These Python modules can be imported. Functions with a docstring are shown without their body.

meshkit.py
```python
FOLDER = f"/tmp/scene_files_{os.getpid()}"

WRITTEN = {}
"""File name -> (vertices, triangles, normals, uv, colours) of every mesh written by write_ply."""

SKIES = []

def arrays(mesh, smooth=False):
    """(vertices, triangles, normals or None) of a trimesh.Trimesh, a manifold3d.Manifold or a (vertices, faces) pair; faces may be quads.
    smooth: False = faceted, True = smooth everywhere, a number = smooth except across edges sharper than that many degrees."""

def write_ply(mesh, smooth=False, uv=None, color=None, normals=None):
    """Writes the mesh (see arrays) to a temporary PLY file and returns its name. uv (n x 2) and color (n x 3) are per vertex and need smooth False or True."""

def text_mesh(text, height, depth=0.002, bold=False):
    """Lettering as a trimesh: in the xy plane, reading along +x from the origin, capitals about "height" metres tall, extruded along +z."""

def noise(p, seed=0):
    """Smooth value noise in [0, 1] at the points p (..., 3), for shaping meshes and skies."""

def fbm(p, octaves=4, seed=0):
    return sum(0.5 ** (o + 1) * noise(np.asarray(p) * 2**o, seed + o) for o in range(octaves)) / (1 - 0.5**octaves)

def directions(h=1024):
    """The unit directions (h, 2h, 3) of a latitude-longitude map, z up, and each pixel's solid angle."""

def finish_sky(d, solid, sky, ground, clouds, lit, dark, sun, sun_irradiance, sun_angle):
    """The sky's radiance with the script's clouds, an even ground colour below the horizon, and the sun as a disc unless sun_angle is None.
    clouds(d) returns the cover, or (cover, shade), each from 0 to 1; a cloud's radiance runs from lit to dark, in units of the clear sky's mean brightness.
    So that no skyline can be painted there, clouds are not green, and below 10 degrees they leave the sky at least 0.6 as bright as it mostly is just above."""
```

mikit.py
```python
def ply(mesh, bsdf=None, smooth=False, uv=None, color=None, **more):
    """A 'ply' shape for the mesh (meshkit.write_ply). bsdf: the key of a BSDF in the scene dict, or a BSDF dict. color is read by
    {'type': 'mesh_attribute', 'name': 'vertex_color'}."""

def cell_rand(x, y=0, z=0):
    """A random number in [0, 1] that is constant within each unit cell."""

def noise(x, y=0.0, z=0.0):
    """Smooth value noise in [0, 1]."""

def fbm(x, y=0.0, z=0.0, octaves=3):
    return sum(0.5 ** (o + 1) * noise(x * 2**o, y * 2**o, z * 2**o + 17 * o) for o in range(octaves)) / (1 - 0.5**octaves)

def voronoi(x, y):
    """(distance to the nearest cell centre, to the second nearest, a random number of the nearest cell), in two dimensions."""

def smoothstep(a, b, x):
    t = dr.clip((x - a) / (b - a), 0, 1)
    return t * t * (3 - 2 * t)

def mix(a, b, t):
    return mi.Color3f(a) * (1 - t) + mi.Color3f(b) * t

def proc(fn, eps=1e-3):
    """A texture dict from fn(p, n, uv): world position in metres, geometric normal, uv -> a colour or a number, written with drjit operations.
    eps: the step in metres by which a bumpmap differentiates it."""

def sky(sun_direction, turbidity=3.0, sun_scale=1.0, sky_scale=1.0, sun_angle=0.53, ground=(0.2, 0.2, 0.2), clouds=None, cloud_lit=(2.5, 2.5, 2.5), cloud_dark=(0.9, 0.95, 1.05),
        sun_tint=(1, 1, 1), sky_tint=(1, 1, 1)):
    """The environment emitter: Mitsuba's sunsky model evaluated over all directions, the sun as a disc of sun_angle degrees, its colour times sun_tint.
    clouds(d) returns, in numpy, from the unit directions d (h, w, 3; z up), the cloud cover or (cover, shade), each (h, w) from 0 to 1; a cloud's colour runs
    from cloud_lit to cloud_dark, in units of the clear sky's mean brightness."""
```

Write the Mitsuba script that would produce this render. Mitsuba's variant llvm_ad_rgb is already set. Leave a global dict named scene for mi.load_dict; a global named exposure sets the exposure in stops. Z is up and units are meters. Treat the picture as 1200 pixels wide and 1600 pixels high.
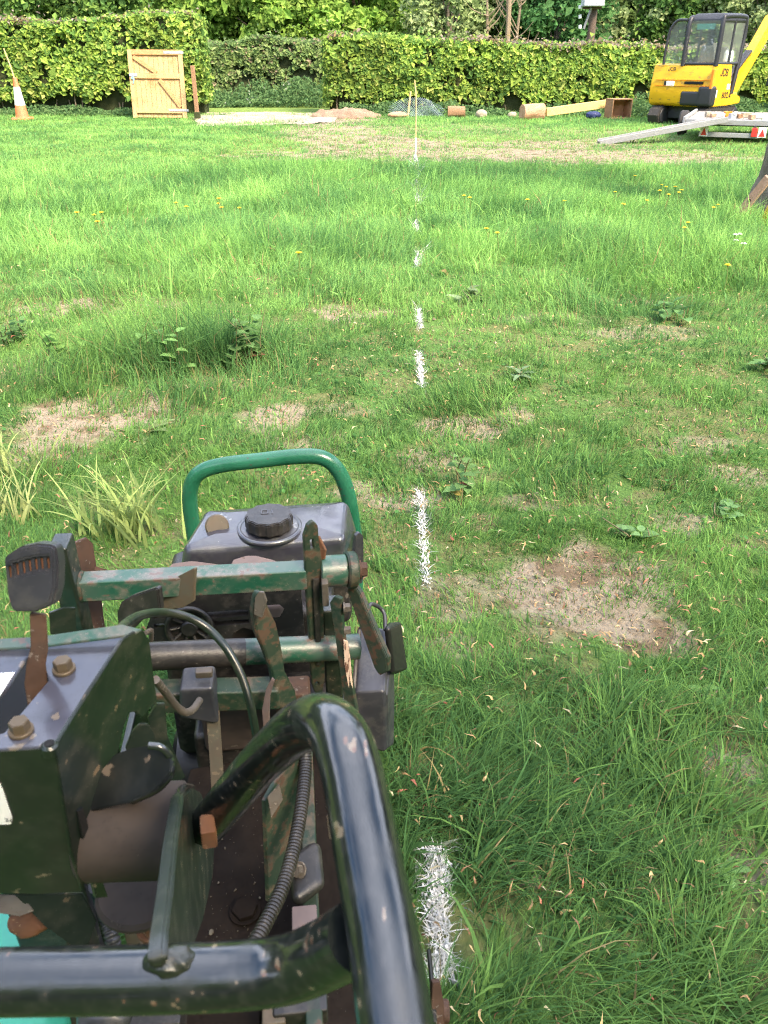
import math, random
import numpy as np, trimesh, drjit as dr, mitsuba as mi, mikit
import meshkit
import manifold3d as m3
from shapely.geometry import Polygon
from shapely import affinity

T = mi.ScalarTransform4f
scene, labels = {}, {}
RNG = np.random.default_rng(7)

# ------------------------------------------------------------------ camera, sky, exposure
CAM_H, PITCH, FOC = 1.5, math.atan(712 / 1280), 1280.0
CP, SP = math.cos(PITCH), math.sin(PITCH)
scene['camera'] = {
    'type': 'thinlens', 'fov': 2 * math.degrees(math.atan(600 / 1280)), 'fov_axis': 'x',
    'aperture_radius': 0.0011, 'focus_distance': 2.3, 'near_clip': 0.05, 'far_clip': 800.0,
    'to_world': T().look_at(origin=[0, 0, CAM_H], target=[0, CP, CAM_H - SP], up=[0, 0, 1])}


def cloud_cover(d):
    p = d / np.maximum(d[..., 2:3], 0.08)
    n = meshkit.fbm(p * 1.1 + 3.0, 4, 5)
    return np.clip((n - 0.30) / 0.35, 0, 1) * 0.9, np.clip((n - 0.5) / 0.4, 0, 1) * 0.7


scene['sky'] = mikit.sky([0.50, -0.62, 0.80], turbidity=3, sun_scale=0.68, sun_angle=18, clouds=cloud_cover,
                         cloud_lit=(4.1, 4.3, 5.0), cloud_dark=(2.2, 2.3, 2.8))
exposure = 3.5


def U(px, py, Y=None, z=None, t=None):
    """The point of the place that was measured at this spot of the photograph, given its distance ahead, its height or its depth."""
    u, v = (px - 600) / FOC, (800 - py) / FOC
    d = np.array([u, CP + v * SP, -SP + v * CP])
    if t is None:
        t = Y / d[1] if Y is not None else (z - CAM_H) / d[2]
    return np.array([0, 0, CAM_H]) + d * t


def G(px, py):
    return U(px, py, z=0.0)


# ------------------------------------------------------------------ registry
def num(key):
    if key not in scene and not any(k.startswith(key + '__') for k in scene):
        return key
    i = 1
    while f'{key}_{i:03d}' in scene or any(k.startswith(f'{key}_{i:03d}__') for k in scene):
        i += 1
    return f'{key}_{i:03d}'


USED = set()


def thing(name, label, cat, group=None):
    key = name
    i = 0
    while key in USED:
        i += 1
        key = f'{name}_{i:03d}'
    USED.add(key)
    labels[key] = {'label': label, 'category': cat}
    if group:
        labels[key]['group'] = group
    return key


COUNT = {}


def part(parent, name, mesh, bsdf, smooth=30, color=None, label=None, kind=None):
    base = f'{parent}__{name}'
    n = COUNT.get(base, 0)
    COUNT[base] = n + 1
    key = base if n == 0 else f'{base}_{n:03d}'
    scene[key] = mikit.ply(mesh, bsdf, smooth=smooth, color=color)
    if label or kind:
        labels[key] = {k: v for k, v in (('label', label), ('kind', kind)) if v}
    return key


def whole(name, mesh, bsdf, label, cat, group=None, smooth=30, color=None, kind=None):
    key = thing(name, label, cat, group)
    if kind:
        labels[key]['kind'] = kind
        if kind == 'structure':
            labels[key].pop('category', None)
    scene[key] = mikit.ply(mesh, bsdf, smooth=smooth, color=color)
    return key


# ------------------------------------------------------------------ mesh helpers
def norm(a):
    a = np.asarray(a, float)
    return a / np.linalg.norm(a)


def cat(*ms):
    return trimesh.util.concatenate([m for m in ms])


def smooth_path(pts, n=8):
    """Catmull-Rom through the points."""
    p = np.asarray(pts, float)
    p = np.vstack([2 * p[0] - p[1], p, 2 * p[-1] - p[-2]])
    out = []
    for i in range(1, len(p) - 2):
        for s in np.arange(n) / n:
            a, b, c, d = p[i - 1:i + 3]
            out.append(0.5 * (2 * b + (c - a) * s + (2 * a - 5 * b + 4 * c - d) * s * s + (3 * b - a - 3 * c + d) * s ** 3))
    out.append(p[-2])
    return np.array(out)


def tube(pts, r, sides=20, n=8, curve=True, cap=True):
    p = smooth_path(pts, n) if curve and len(pts) > 2 else np.asarray(pts, float)
    rad = np.broadcast_to(np.interp(np.linspace(0, 1, len(p)), np.linspace(0, 1, len(np.atleast_1d(r))), np.atleast_1d(r)), (len(p),))
    t = np.gradient(p, axis=0)
    t /= np.linalg.norm(t, axis=1, keepdims=True)
    a = np.zeros_like(p)
    a[0] = norm(np.cross(t[0], [0, 0, 1] if abs(t[0][2]) < 0.9 else [1, 0, 0]))
    for i in range(1, len(p)):
        a[i] = norm(a[i - 1] - t[i] * (a[i - 1] @ t[i]))
    b = np.cross(t, a)
    ang = np.arange(sides) * 2 * np.pi / sides
    v = p[:, None] + rad[:, None, None] * (np.cos(ang)[None, :, None] * a[:, None] + np.sin(ang)[None, :, None] * b[:, None])
    i, j = np.meshgrid(np.arange(len(p) - 1), np.arange(sides), indexing='ij')
    q = np.stack([i * sides + j, i * sides + (j + 1) % sides, (i + 1) * sides + (j + 1) % sides, (i + 1) * sides + j], -1).reshape(-1, 4)
    f = np.vstack([q[:, [0, 1, 2]], q[:, [0, 2, 3]]])
    v = v.reshape(-1, 3)
    if cap:
        k = len(v)
        v = np.vstack([v, p[0], p[-1]])
        e = (len(p) - 1) * sides
        js = np.arange(sides)
        f = np.vstack([f, np.stack([np.full(sides, k), (js + 1) % sides, js], -1), np.stack([np.full(sides, k + 1), e + js, e + (js + 1) % sides], -1)])
    return trimesh.Trimesh(v, f, process=False)


def hose(pts, r, pitch=0.006, sides=16):
    p = smooth_path(pts, 40)
    s = np.concatenate([[0], np.cumsum(np.linalg.norm(np.diff(p, axis=0), axis=1))])
    n = int(s[-1] / pitch * 6)
    ss = np.linspace(0, s[-1], n)
    q = np.stack([np.interp(ss, s, p[:, k]) for k in range(3)], -1)
    rr = r * (1 + 0.09 * np.sign(np.sin(ss / pitch * 2 * np.pi)))
    return tube(q, rr, sides, curve=False)


def tomesh(man):
    m = man.to_mesh()
    return trimesh.Trimesh(m.vert_properties[:, :3], m.tri_verts, process=False)


def rhull(points, r, seg=16):
    """Hull of spheres at the points: a rounded solid."""
    r = np.broadcast_to(r, (len(points),))
    s = [m3.Manifold.sphere(float(rr), seg).translate([float(c) for c in p]) for p, rr in zip(points, r)]
    return tomesh(m3.Manifold.batch_hull(s))


def rbox(center, size, ax=None, b=0.003, seg=8):
    """Box with rounded edges; ax: columns = the box's own axes."""
    ax = np.eye(3) if ax is None else np.asarray(ax)
    h = np.maximum(np.asarray(size, float) / 2 - b, 1e-4)
    pts = [np.asarray(center) + ax @ (h * np.array(s)) for s in np.ndindex(2, 2, 2) for s in [np.array(s) * 2 - 1]]
    return rhull(pts, b, seg)


def frame(n, up=(0, 0, 1)):
    n = norm(n)
    x = np.cross(up, n)
    x = norm(x) if np.linalg.norm(x) > 1e-6 else np.array([1.0, 0, 0])
    return np.stack([x, np.cross(n, x), n], 1)


def azn(az, el=0.0):
    """A normal: azimuth 0 faces back to the operator, 90 faces right; elevation up."""
    a, e = math.radians(az), math.radians(el)
    return np.array([math.sin(a) * math.cos(e), -math.cos(a) * math.cos(e), math.sin(e)])


def extr(poly, th, bevel=0.0):
    """A shapely polygon as a plate from z = -th to 0 with chamfered outer edges."""
    if bevel <= 0:
        m = trimesh.creation.extrude_polygon(poly, th, engine='earcut')
        m.apply_translation([0, 0, -th])
        return m
    big = m3.CrossSection([np.array(poly.exterior.coords)[:-1]] + [np.array(h.coords)[:-1] for h in poly.interiors], m3.FillRule.EvenOdd)
    small = big.offset(-bevel, m3.JoinType.Miter)
    mids = big.extrude(th - 2 * bevel).translate([0, 0, -th + bevel])
    step = big.offset(-bevel * 0.45, m3.JoinType.Miter)
    out = mids + small.extrude(th).translate([0, 0, -th]) + step.extrude(th - bevel * 0.6).translate([0, 0, -th + bevel * 0.3])
    return tomesh(out)


def plate(pix, ref, normal, th, rnd=0.0, holes=(), bevel=0.0012):
    """A flat plate lying in the plane through the point REF with this normal; its outline was measured in the photograph."""
    A = frame(normal)
    n = A[:, 2]

    def hit(q):
        d = U(q[0], q[1], t=1.0) - [0, 0, CAM_H]
        t = ((np.asarray(ref) - [0, 0, CAM_H]) @ n) / (d @ n)
        return A[:, :2].T @ (np.array([0, 0, CAM_H]) + d * t - ref)
    poly = Polygon([hit(q) for q in pix]).buffer(0)
    if rnd:
        poly = poly.buffer(-rnd).buffer(2 * rnd).buffer(-rnd).simplify(rnd * 0.04)
    for h in holes:
        hp = Polygon([hit(q) for q in h])
        poly = poly.difference(hp.buffer(hp.length * 0.01).buffer(0))
    if poly.geom_type != 'Polygon':
        poly = max(poly.geoms, key=lambda g: g.area)
    m = extr(poly, th, bevel)
    m.vertices = m.vertices @ A.T + ref
    return m


def cyl(a, b, r, seg=32, bevel=0.002, r2=None):
    a, b = np.asarray(a, float), np.asarray(b, float)
    L = np.linalg.norm(b - a)
    r2 = r if r2 is None else r2
    prof = np.array([[0, 0], [r - bevel, 0], [r, bevel], [r2, L - bevel], [r2 - bevel, L], [0, L]])
    m = trimesh.creation.revolve(prof, sections=seg)
    A = frame((b - a) / L)
    m.vertices = m.vertices @ A.T + a
    return m


def hexbolt(p, n, r, h, washer=True):
    """Hexagon bolt head standing on p along n, with its washer."""
    A = frame(n)
    k = np.arange(6) * np.pi / 3 + 0.3
    m = extr(Polygon(np.stack([np.cos(k) * r, np.sin(k) * r], -1)), h, h * 0.1)
    m.apply_translation([0, 0, h + 0.0005])
    ms = [m]
    if washer:
        w = cyl([0, 0, -0.001], [0, 0, h * 0.22], r * 1.22, 28, h * 0.05)
        ms.append(w)
    o = cat(*ms)
    o.vertices = o.vertices @ A.T + np.asarray(p)
    return o


def lump(mesh, amp, freq, seed=0):
    v = np.array(mesh.vertices)
    n = np.array(mesh.vertex_normals)
    mesh.vertices = v + n * ((meshkit.fbm(v * freq, 3, seed) - 0.5) * 2 * amp)[:, None]
    return mesh


# ------------------------------------------------------------------ materials
noise, fbm, sstep, mix = mikit.noise, mikit.fbm, mikit.smoothstep, mikit.mix


def col(c):
    return {'type': 'rgb', 'value': list(map(float, c))}


def plain(name, c, rough=0.6, metal=0.0, spec=0.5, **more):
    scene[name] = {'type': 'twosided', 'b': {'type': 'principled', 'base_color': col(c), 'roughness': rough, 'metallic': metal, 'specular': spec, **more}}


def tex(name, fn, rough=0.5, metal=0.0, spec=0.5, bump=None, **more):
    b = {'type': 'principled', 'base_color': mikit.proc(fn), 'roughness': rough if not callable(rough) else mikit.proc(rough), 'metallic': metal, 'specular': spec, **more}
    if bump:
        b = {'type': 'bumpmap', 't': mikit.proc(bump, 5e-4), 'scale': 1.0, 'b': b}
    scene[name] = {'type': 'twosided', 'b': b}


def worn(base, base2, chip, chipamt, dirt, freq=90.0, dirtamt=0.5):
    """Paint or metal with a slow change of tone, soft grime, and small sharp chips (chipamt: 0 few, 1 many)."""
    def fn(p, n, uv):
        big = fbm(p.x * 14, p.y * 14, p.z * 14, 3)
        mid = fbm(p.x * 41 + 5, p.y * 41, p.z * 41, 3)
        fine = fbm(p.x * freq * 2.2, p.y * freq * 2.2, p.z * freq * 2.2, 3)
        c = mix(base, base2, sstep(0.3, 0.7, big))
        c = mix(c, dirt, sstep(0.42, 0.75, mid * 0.7 + fine * 0.3) * dirtamt)
        k = sstep(0.70 - 0.14 * chipamt, 0.74 - 0.14 * chipamt, fine * 0.5 + mid * 0.22 + big * 0.28)
        spk = noise(p.x * 620, p.y * 620, p.z * 620)
        c = mix(c, dirt, 0.8 * sstep(0.80, 0.90, spk * 0.75 + mid * 0.4) * dirtamt)
        return mix(c, chip, k * 0.9)
    return fn


tex('black_paint', worn((0.005, 0.006, 0.007), (0.008, 0.011, 0.010), (0.15, 0.115, 0.085), 0.44, (0.020, 0.020, 0.018), 34, 0.5),
    rough=lambda p, n, uv: 0.13 + 0.22 * sstep(0.4, 0.75, fbm(p.x * 40, p.y * 40, p.z * 40, 3)), spec=1.0, clearcoat=1.0, clearcoat_gloss=0.93)
def handle_fn(p, n, uv):
    c = mix((0.005, 0.006, 0.007), (0.008, 0.011, 0.010), fbm(p.x * 14, p.y * 14, p.z * 14, 3))
    big = fbm(p.x * 26 + 3, p.y * 15, p.z * 22, 2)
    fine = fbm(p.x * 170, p.y * 85, p.z * 140, 2)
    c = mix(c, (0.030, 0.029, 0.026), 0.6 * sstep(0.5, 0.75, fine * 0.6 + big * 0.4))
    k = sstep(0.705, 0.735, fine * 0.62 + big * 0.38)
    return mix(c, mix((0.20, 0.155, 0.11), (0.13, 0.065, 0.04), sstep(0.4, 0.6, fbm(p.x * 300, p.y * 300, p.z * 300, 2))), k * 0.92)


tex('handle_paint', handle_fn, rough=lambda p, n, uv: 0.12 + 0.24 * sstep(0.4, 0.75, fbm(p.x * 60, p.y * 30, p.z * 50, 3)), spec=0.9, clearcoat=0.9, clearcoat_gloss=0.93,
    bump=lambda p, n, uv: 0.00012 * fbm(p.x * 190, p.y * 95, p.z * 150, 2))
tex('dark_green_paint', worn((0.005, 0.010, 0.007), (0.010, 0.017, 0.011), (0.12, 0.085, 0.05), 0.35, (0.045, 0.042, 0.03), 50, 0.5), rough=0.33, spec=0.7)
tex('green_paint', worn((0.010, 0.10, 0.052), (0.018, 0.125, 0.068), (0.09, 0.055, 0.045), 0.25, (0.03, 0.12, 0.075), 60, 0.4), rough=0.30, spec=0.7)
tex('worn_green_paint', worn((0.008, 0.066, 0.038), (0.050, 0.085, 0.066), (0.11, 0.07, 0.055), 0.9, (0.17, 0.135, 0.115), 60, 0.85), rough=0.42, spec=0.8)
tex('rusty_green_paint', worn((0.010, 0.030, 0.017), (0.024, 0.036, 0.022), (0.075, 0.042, 0.026), 1.0, (0.105, 0.075, 0.05), 60, 0.9), rough=0.55)
tex('rust', worn((0.052, 0.026, 0.016), (0.08, 0.042, 0.026), (0.15, 0.12, 0.10), 0.5, (0.045, 0.028, 0.02), 80, 0.7), rough=0.75,
    bump=lambda p, n, uv: 0.0008 * fbm(p.x * 260, p.y * 260, p.z * 260, 2))
tex('bright_rust', worn((0.15, 0.060, 0.024), (0.11, 0.052, 0.026), (0.20, 0.12, 0.065), 0.6, (0.09, 0.045, 0.025), 120, 0.8), rough=0.85,
    bump=lambda p, n, uv: 0.0012 * fbm(p.x * 240, p.y * 240, p.z * 240, 2))
tex('worn_steel', worn((0.10, 0.085, 0.07), (0.135, 0.115, 0.095), (0.22, 0.19, 0.16), 0.6, (0.08, 0.06, 0.045), 90, 0.8), rough=0.5, metal=0.3)
tex('tan_steel', worn((0.10, 0.074, 0.047), (0.08, 0.063, 0.044), (0.15, 0.11, 0.07), 0.6, (0.085, 0.08, 0.055), 60, 0.8), rough=0.6)
tex('lid_sheen_paint', worn((0.040, 0.041, 0.056), (0.055, 0.056, 0.074), (0.15, 0.12, 0.09), 0.40, (0.03, 0.03, 0.035), 40, 0.6),  # pale bluish base: sky reflection on the lid painted into its colour
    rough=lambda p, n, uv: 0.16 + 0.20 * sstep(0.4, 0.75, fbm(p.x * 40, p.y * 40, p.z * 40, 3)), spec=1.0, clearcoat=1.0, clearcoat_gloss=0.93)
tex('tank_sheen_paint', worn((0.022, 0.022, 0.031), (0.032, 0.032, 0.044), (0.15, 0.15, 0.15), 0.25, (0.05, 0.052, 0.050), 40, 0.7),  # base lightened towards blue, so reflected sky sits in the tank colour
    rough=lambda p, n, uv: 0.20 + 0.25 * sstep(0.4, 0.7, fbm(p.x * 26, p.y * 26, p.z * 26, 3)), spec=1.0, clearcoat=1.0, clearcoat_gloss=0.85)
tex('dusty_black', worn((0.012, 0.011, 0.011), (0.020, 0.018, 0.017), (0.11, 0.095, 0.08), 0.35, (0.05, 0.043, 0.037), 70, 0.7), rough=0.45, spec=0.6)
tex('grey_plastic', worn((0.024, 0.024, 0.031), (0.034, 0.034, 0.043), (0.10, 0.09, 0.085), 0.25, (0.06, 0.057, 0.055), 80, 0.6), rough=0.40, spec=0.7)
tex('brown_rubber', worn((0.045, 0.035, 0.030), (0.055, 0.042, 0.035), (0.09, 0.075, 0.06), 0.1, (0.036, 0.028, 0.024), 60, 0.6), rough=0.75, spec=0.25)
tex('heat_shield', worn((0.11, 0.08, 0.075), (0.135, 0.10, 0.095), (0.08, 0.042, 0.03), 0.6, (0.15, 0.10, 0.08), 50, 0.7), rough=0.55)
tex('dirty_deck', worn((0.013, 0.0098, 0.008), (0.020, 0.015, 0.012), (0.10, 0.10, 0.075), 0.2, (0.010, 0.007, 0.006), 110, 0.7), rough=0.95, spec=0.1,
    bump=lambda p, n, uv: 0.003 * fbm(p.x * 170, p.y * 170, p.z * 170, 3))
tex('splintered_wood', lambda p, n, uv: mix((0.62, 0.45, 0.33), (0.17, 0.08, 0.05), sstep(0.52, 0.66, fbm(p.x * 320, p.y * 320, p.z * 46, 3))), rough=0.8)
plain('rubber_black', (0.014, 0.014, 0.014), 0.45)
plain('turquoise_paint', (0.035, 0.30, 0.21), 0.45)
plain('white_sticker', (0.80, 0.80, 0.79), 0.4)
plain('ink', (0.02, 0.02, 0.02), 0.6)
plain('dark_hole', (0.006, 0.006, 0.006), 0.9)
plain('brass', (0.115, 0.085, 0.052), 0.5, 0.35)
# ------------------------------------------------------------------ ground
WIN = [  # bare patches: centre and half size as seen (pixels), how bare
    (905, 925, 120, 75, 1.0), (1000, 990, 75, 40, 0.95), (730, 920, 70, 28, 0.6), (150, 485, 130, 14, 0.85), (560, 492, 75, 14, 0.9), (150, 650, 110, 42, 0.95), (95, 690, 60, 40, 0.8), (430, 652, 60, 22, 0.85),
    (735, 668, 75, 24, 0.8), (670, 710, 50, 18, 0.6), (800, 650, 30, 16, 0.7), (700, 950, 55, 22, 0.5), (640, 775, 65, 20, 0.7),
    (1130, 1190, 60, 45, 0.6), (1165, 1340, 40, 60, 0.6), (755, 815, 35, 14, 0.75), (1060, 820, 45, 16, 0.6), (480, 690, 60, 24, 0.5),
    (1090, 700, 60, 14, 0.45), (830, 785, 40, 14, 0.5), (60, 575, 70, 18, 0.55), (705, 1005, 50, 22, 0.5), (830, 1365, 45, 22, 0.6),
    (1000, 470, 60, 6, 0.5), (1010, 520, 90, 12, 0.5), (530, 640, 50, 14, 0.5), (870, 500, 70, 12, 0.4), (560, 760, 50, 14, 0.6), (330, 600, 60, 14, 0.5), (1150, 745, 45, 16, 0.5), (1080, 1100, 40, 22, 0.4), (700, 475, 40, 8, 0.4),
    (520, 190, 80, 13, 1.0), (400, 186, 100, 9, 1.0), (560, 215, 120, 16, 0.75), (760, 242, 350, 12, 1.2), (1010, 250, 190, 12, 1.2), (600, 226, 130, 12, 1.0), (880, 226, 150, 8, 0.85), (520, 206, 90, 12, 1.0), (700, 205, 220, 12, 0.45), (950, 215, 260, 14, 0.4), (640, 262, 60, 4, 0.5), (860, 268, 90, 4, 0.55)]
PATCH = []
for px, py, rx, ry, amt in WIN:
    c, a, b, e = G(px, py), G(px + rx, py), G(px, py - ry), G(px, py + ry)
    PATCH.append((c[0], (b[1] + e[1]) / 2, a[0] - c[0], (b[1] - e[1]) / 2, amt))
PATCH = np.array(PATCH)
PATCH[:, 2:4] *= 0.88
PATCH[:, 4] = np.where(PATCH[:, 1] < 6, PATCH[:, 4] * 0.93, PATCH[:, 4])


def bare(x, y):
    """How bare the soil lies at this place, 0 to 1."""
    p = np.stack([x, y, np.zeros_like(x)], -1)
    sc = np.clip(y / 3, 0.5, 4)
    w = meshkit.fbm(p * 4.2, 3, 11) - 0.5 + 1.3 * (meshkit.fbm(p * 11, 2, 12) - 0.5)
    out = np.zeros_like(x)
    for cx, cy, rx, ry, amt in PATCH:
        q = np.sqrt(((x - cx) / rx) ** 2 + ((y - cy) / ry) ** 2)
        out = np.maximum(out, np.minimum(amt * np.clip((1.25 - q + w * 1.5) / 0.5, 0, 1), 1))
    mid = np.clip((y - 1.6) / 0.6, 0, 1) * np.clip((6.2 - y) / 0.8, 0, 1)
    small = np.clip((meshkit.fbm(p * 2.9 + 4, 3, 15) - 0.555) / 0.08, 0, 1) * 0.66 * mid
    return np.maximum(out, small)


def hgt(x, y):
    p = np.stack([x, y, np.zeros_like(x)], -1)
    return 0.05 * (meshkit.fbm(p * 0.7, 2, 21) - 0.5) + 0.022 * (meshkit.fbm(p * 5, 3, 22) - 0.5)


def lines(lo, fine0, fine1, step, hi, g):
    mid = list(np.arange(fine0, fine1, step))
    s, up = step, [fine1]
    while up[-1] < hi:
        s *= g
        up.append(up[-1] + s)
    s, dn = step, [fine0]
    while dn[-1] > lo:
        s *= g
        dn.append(dn[-1] - s)
    return np.array(dn[:0:-1] + mid + up)


gx, gy = lines(-250, -1.6, 2.0, 0.03, 250, 1.075), lines(-120, 0.6, 4.0, 0.03, 400, 1.06)
X, Yg = np.meshgrid(gx, gy, indexing='ij')
Z = hgt(X, Yg) + np.where((Yg < 8) & (np.abs(X) < 5), 0.012 * (meshkit.fbm(np.stack([X, Yg, 0 * X], -1) * 22, 2, 23) - 0.5), 0)
gv = np.stack([X, Yg, Z], -1).reshape(-1, 3)
i, j = np.meshgrid(np.arange(len(gx) - 1), np.arange(len(gy) - 1), indexing='ij')
w = len(gy)
gf = np.stack([i * w + j, (i + 1) * w + j, (i + 1) * w + j + 1, i * w + j + 1], -1).reshape(-1, 4)


def ground_color(p, n, uv):
    x, y = p.x, p.y
    wv = fbm(x * 4.2, y * 4.2, 0, 3) - 0.5
    b = mi.Float(0)
    for cx, cy, rx, ry, amt in PATCH.tolist():
        q = dr.sqrt(dr.square((x - cx) / rx) + dr.square((y - cy) / ry))
        b = dr.maximum(b, amt * dr.clip((1.35 - q + wv * 1.3) / 0.5, 0, 1))
    f = fbm(x * 60, y * 60, 3, 3)
    g = fbm(x * 9, y * 9, 1, 3)
    soil = mix((0.175, 0.142, 0.102), (0.25, 0.208, 0.152), f)
    soil = mix(soil, (0.12, 0.088, 0.055), sstep(0.55, 0.75, g))
    thatch = mix((0.07, 0.10, 0.032), (0.12, 0.125, 0.05), f)
    thatch = mix(thatch, (0.065, 0.125, 0.03), sstep(0.35, 0.55, g))
    far = sstep(5.5, 9.0, y)
    thatch = mix(thatch, mix((0.09, 0.15, 0.03), (0.13, 0.18, 0.045), f), far)
    return mix(thatch, soil, dr.clip(b * 1.25, 0, 1))


scene['ground_mat'] = {'type': 'twosided', 'b': {'type': 'bumpmap', 't': mikit.proc(lambda p, n, uv: 0.012 * fbm(p.x * 70, p.y * 70, 0, 3), 1e-3), 'scale': 1.0,
                       'b': {'type': 'principled', 'base_color': mikit.proc(ground_color), 'roughness': 0.95, 'specular': 0.2}}}
whole('ground', (gv, gf), 'ground_mat', 'rough lawn soil under the grass', 'ground', kind='structure', smooth=True)

# ------------------------------------------------------------------ grass
VC = {'type': 'mesh_attribute', 'name': 'vertex_color'}
scene['blade_mat'] = {'type': 'principledthin', 'base_color': VC, 'roughness': 0.45, 'diff_trans': 0.75, 'eta': 1.33, 'spec_trans': 0.0}
scene['leaf_mat'] = {'type': 'principledthin', 'base_color': VC, 'roughness': 0.38, 'diff_trans': 0.65, 'eta': 1.4, 'spec_trans': 0.0}
scene['paint_blade_mat'] = {'type': 'twosided', 'b': {'type': 'diffuse', 'reflectance': VC}}
scene['litter_mat'] = {'type': 'twosided', 'b': {'type': 'principled', 'base_color': VC, 'roughness': 0.7, 'specular': 0.3}}


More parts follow.
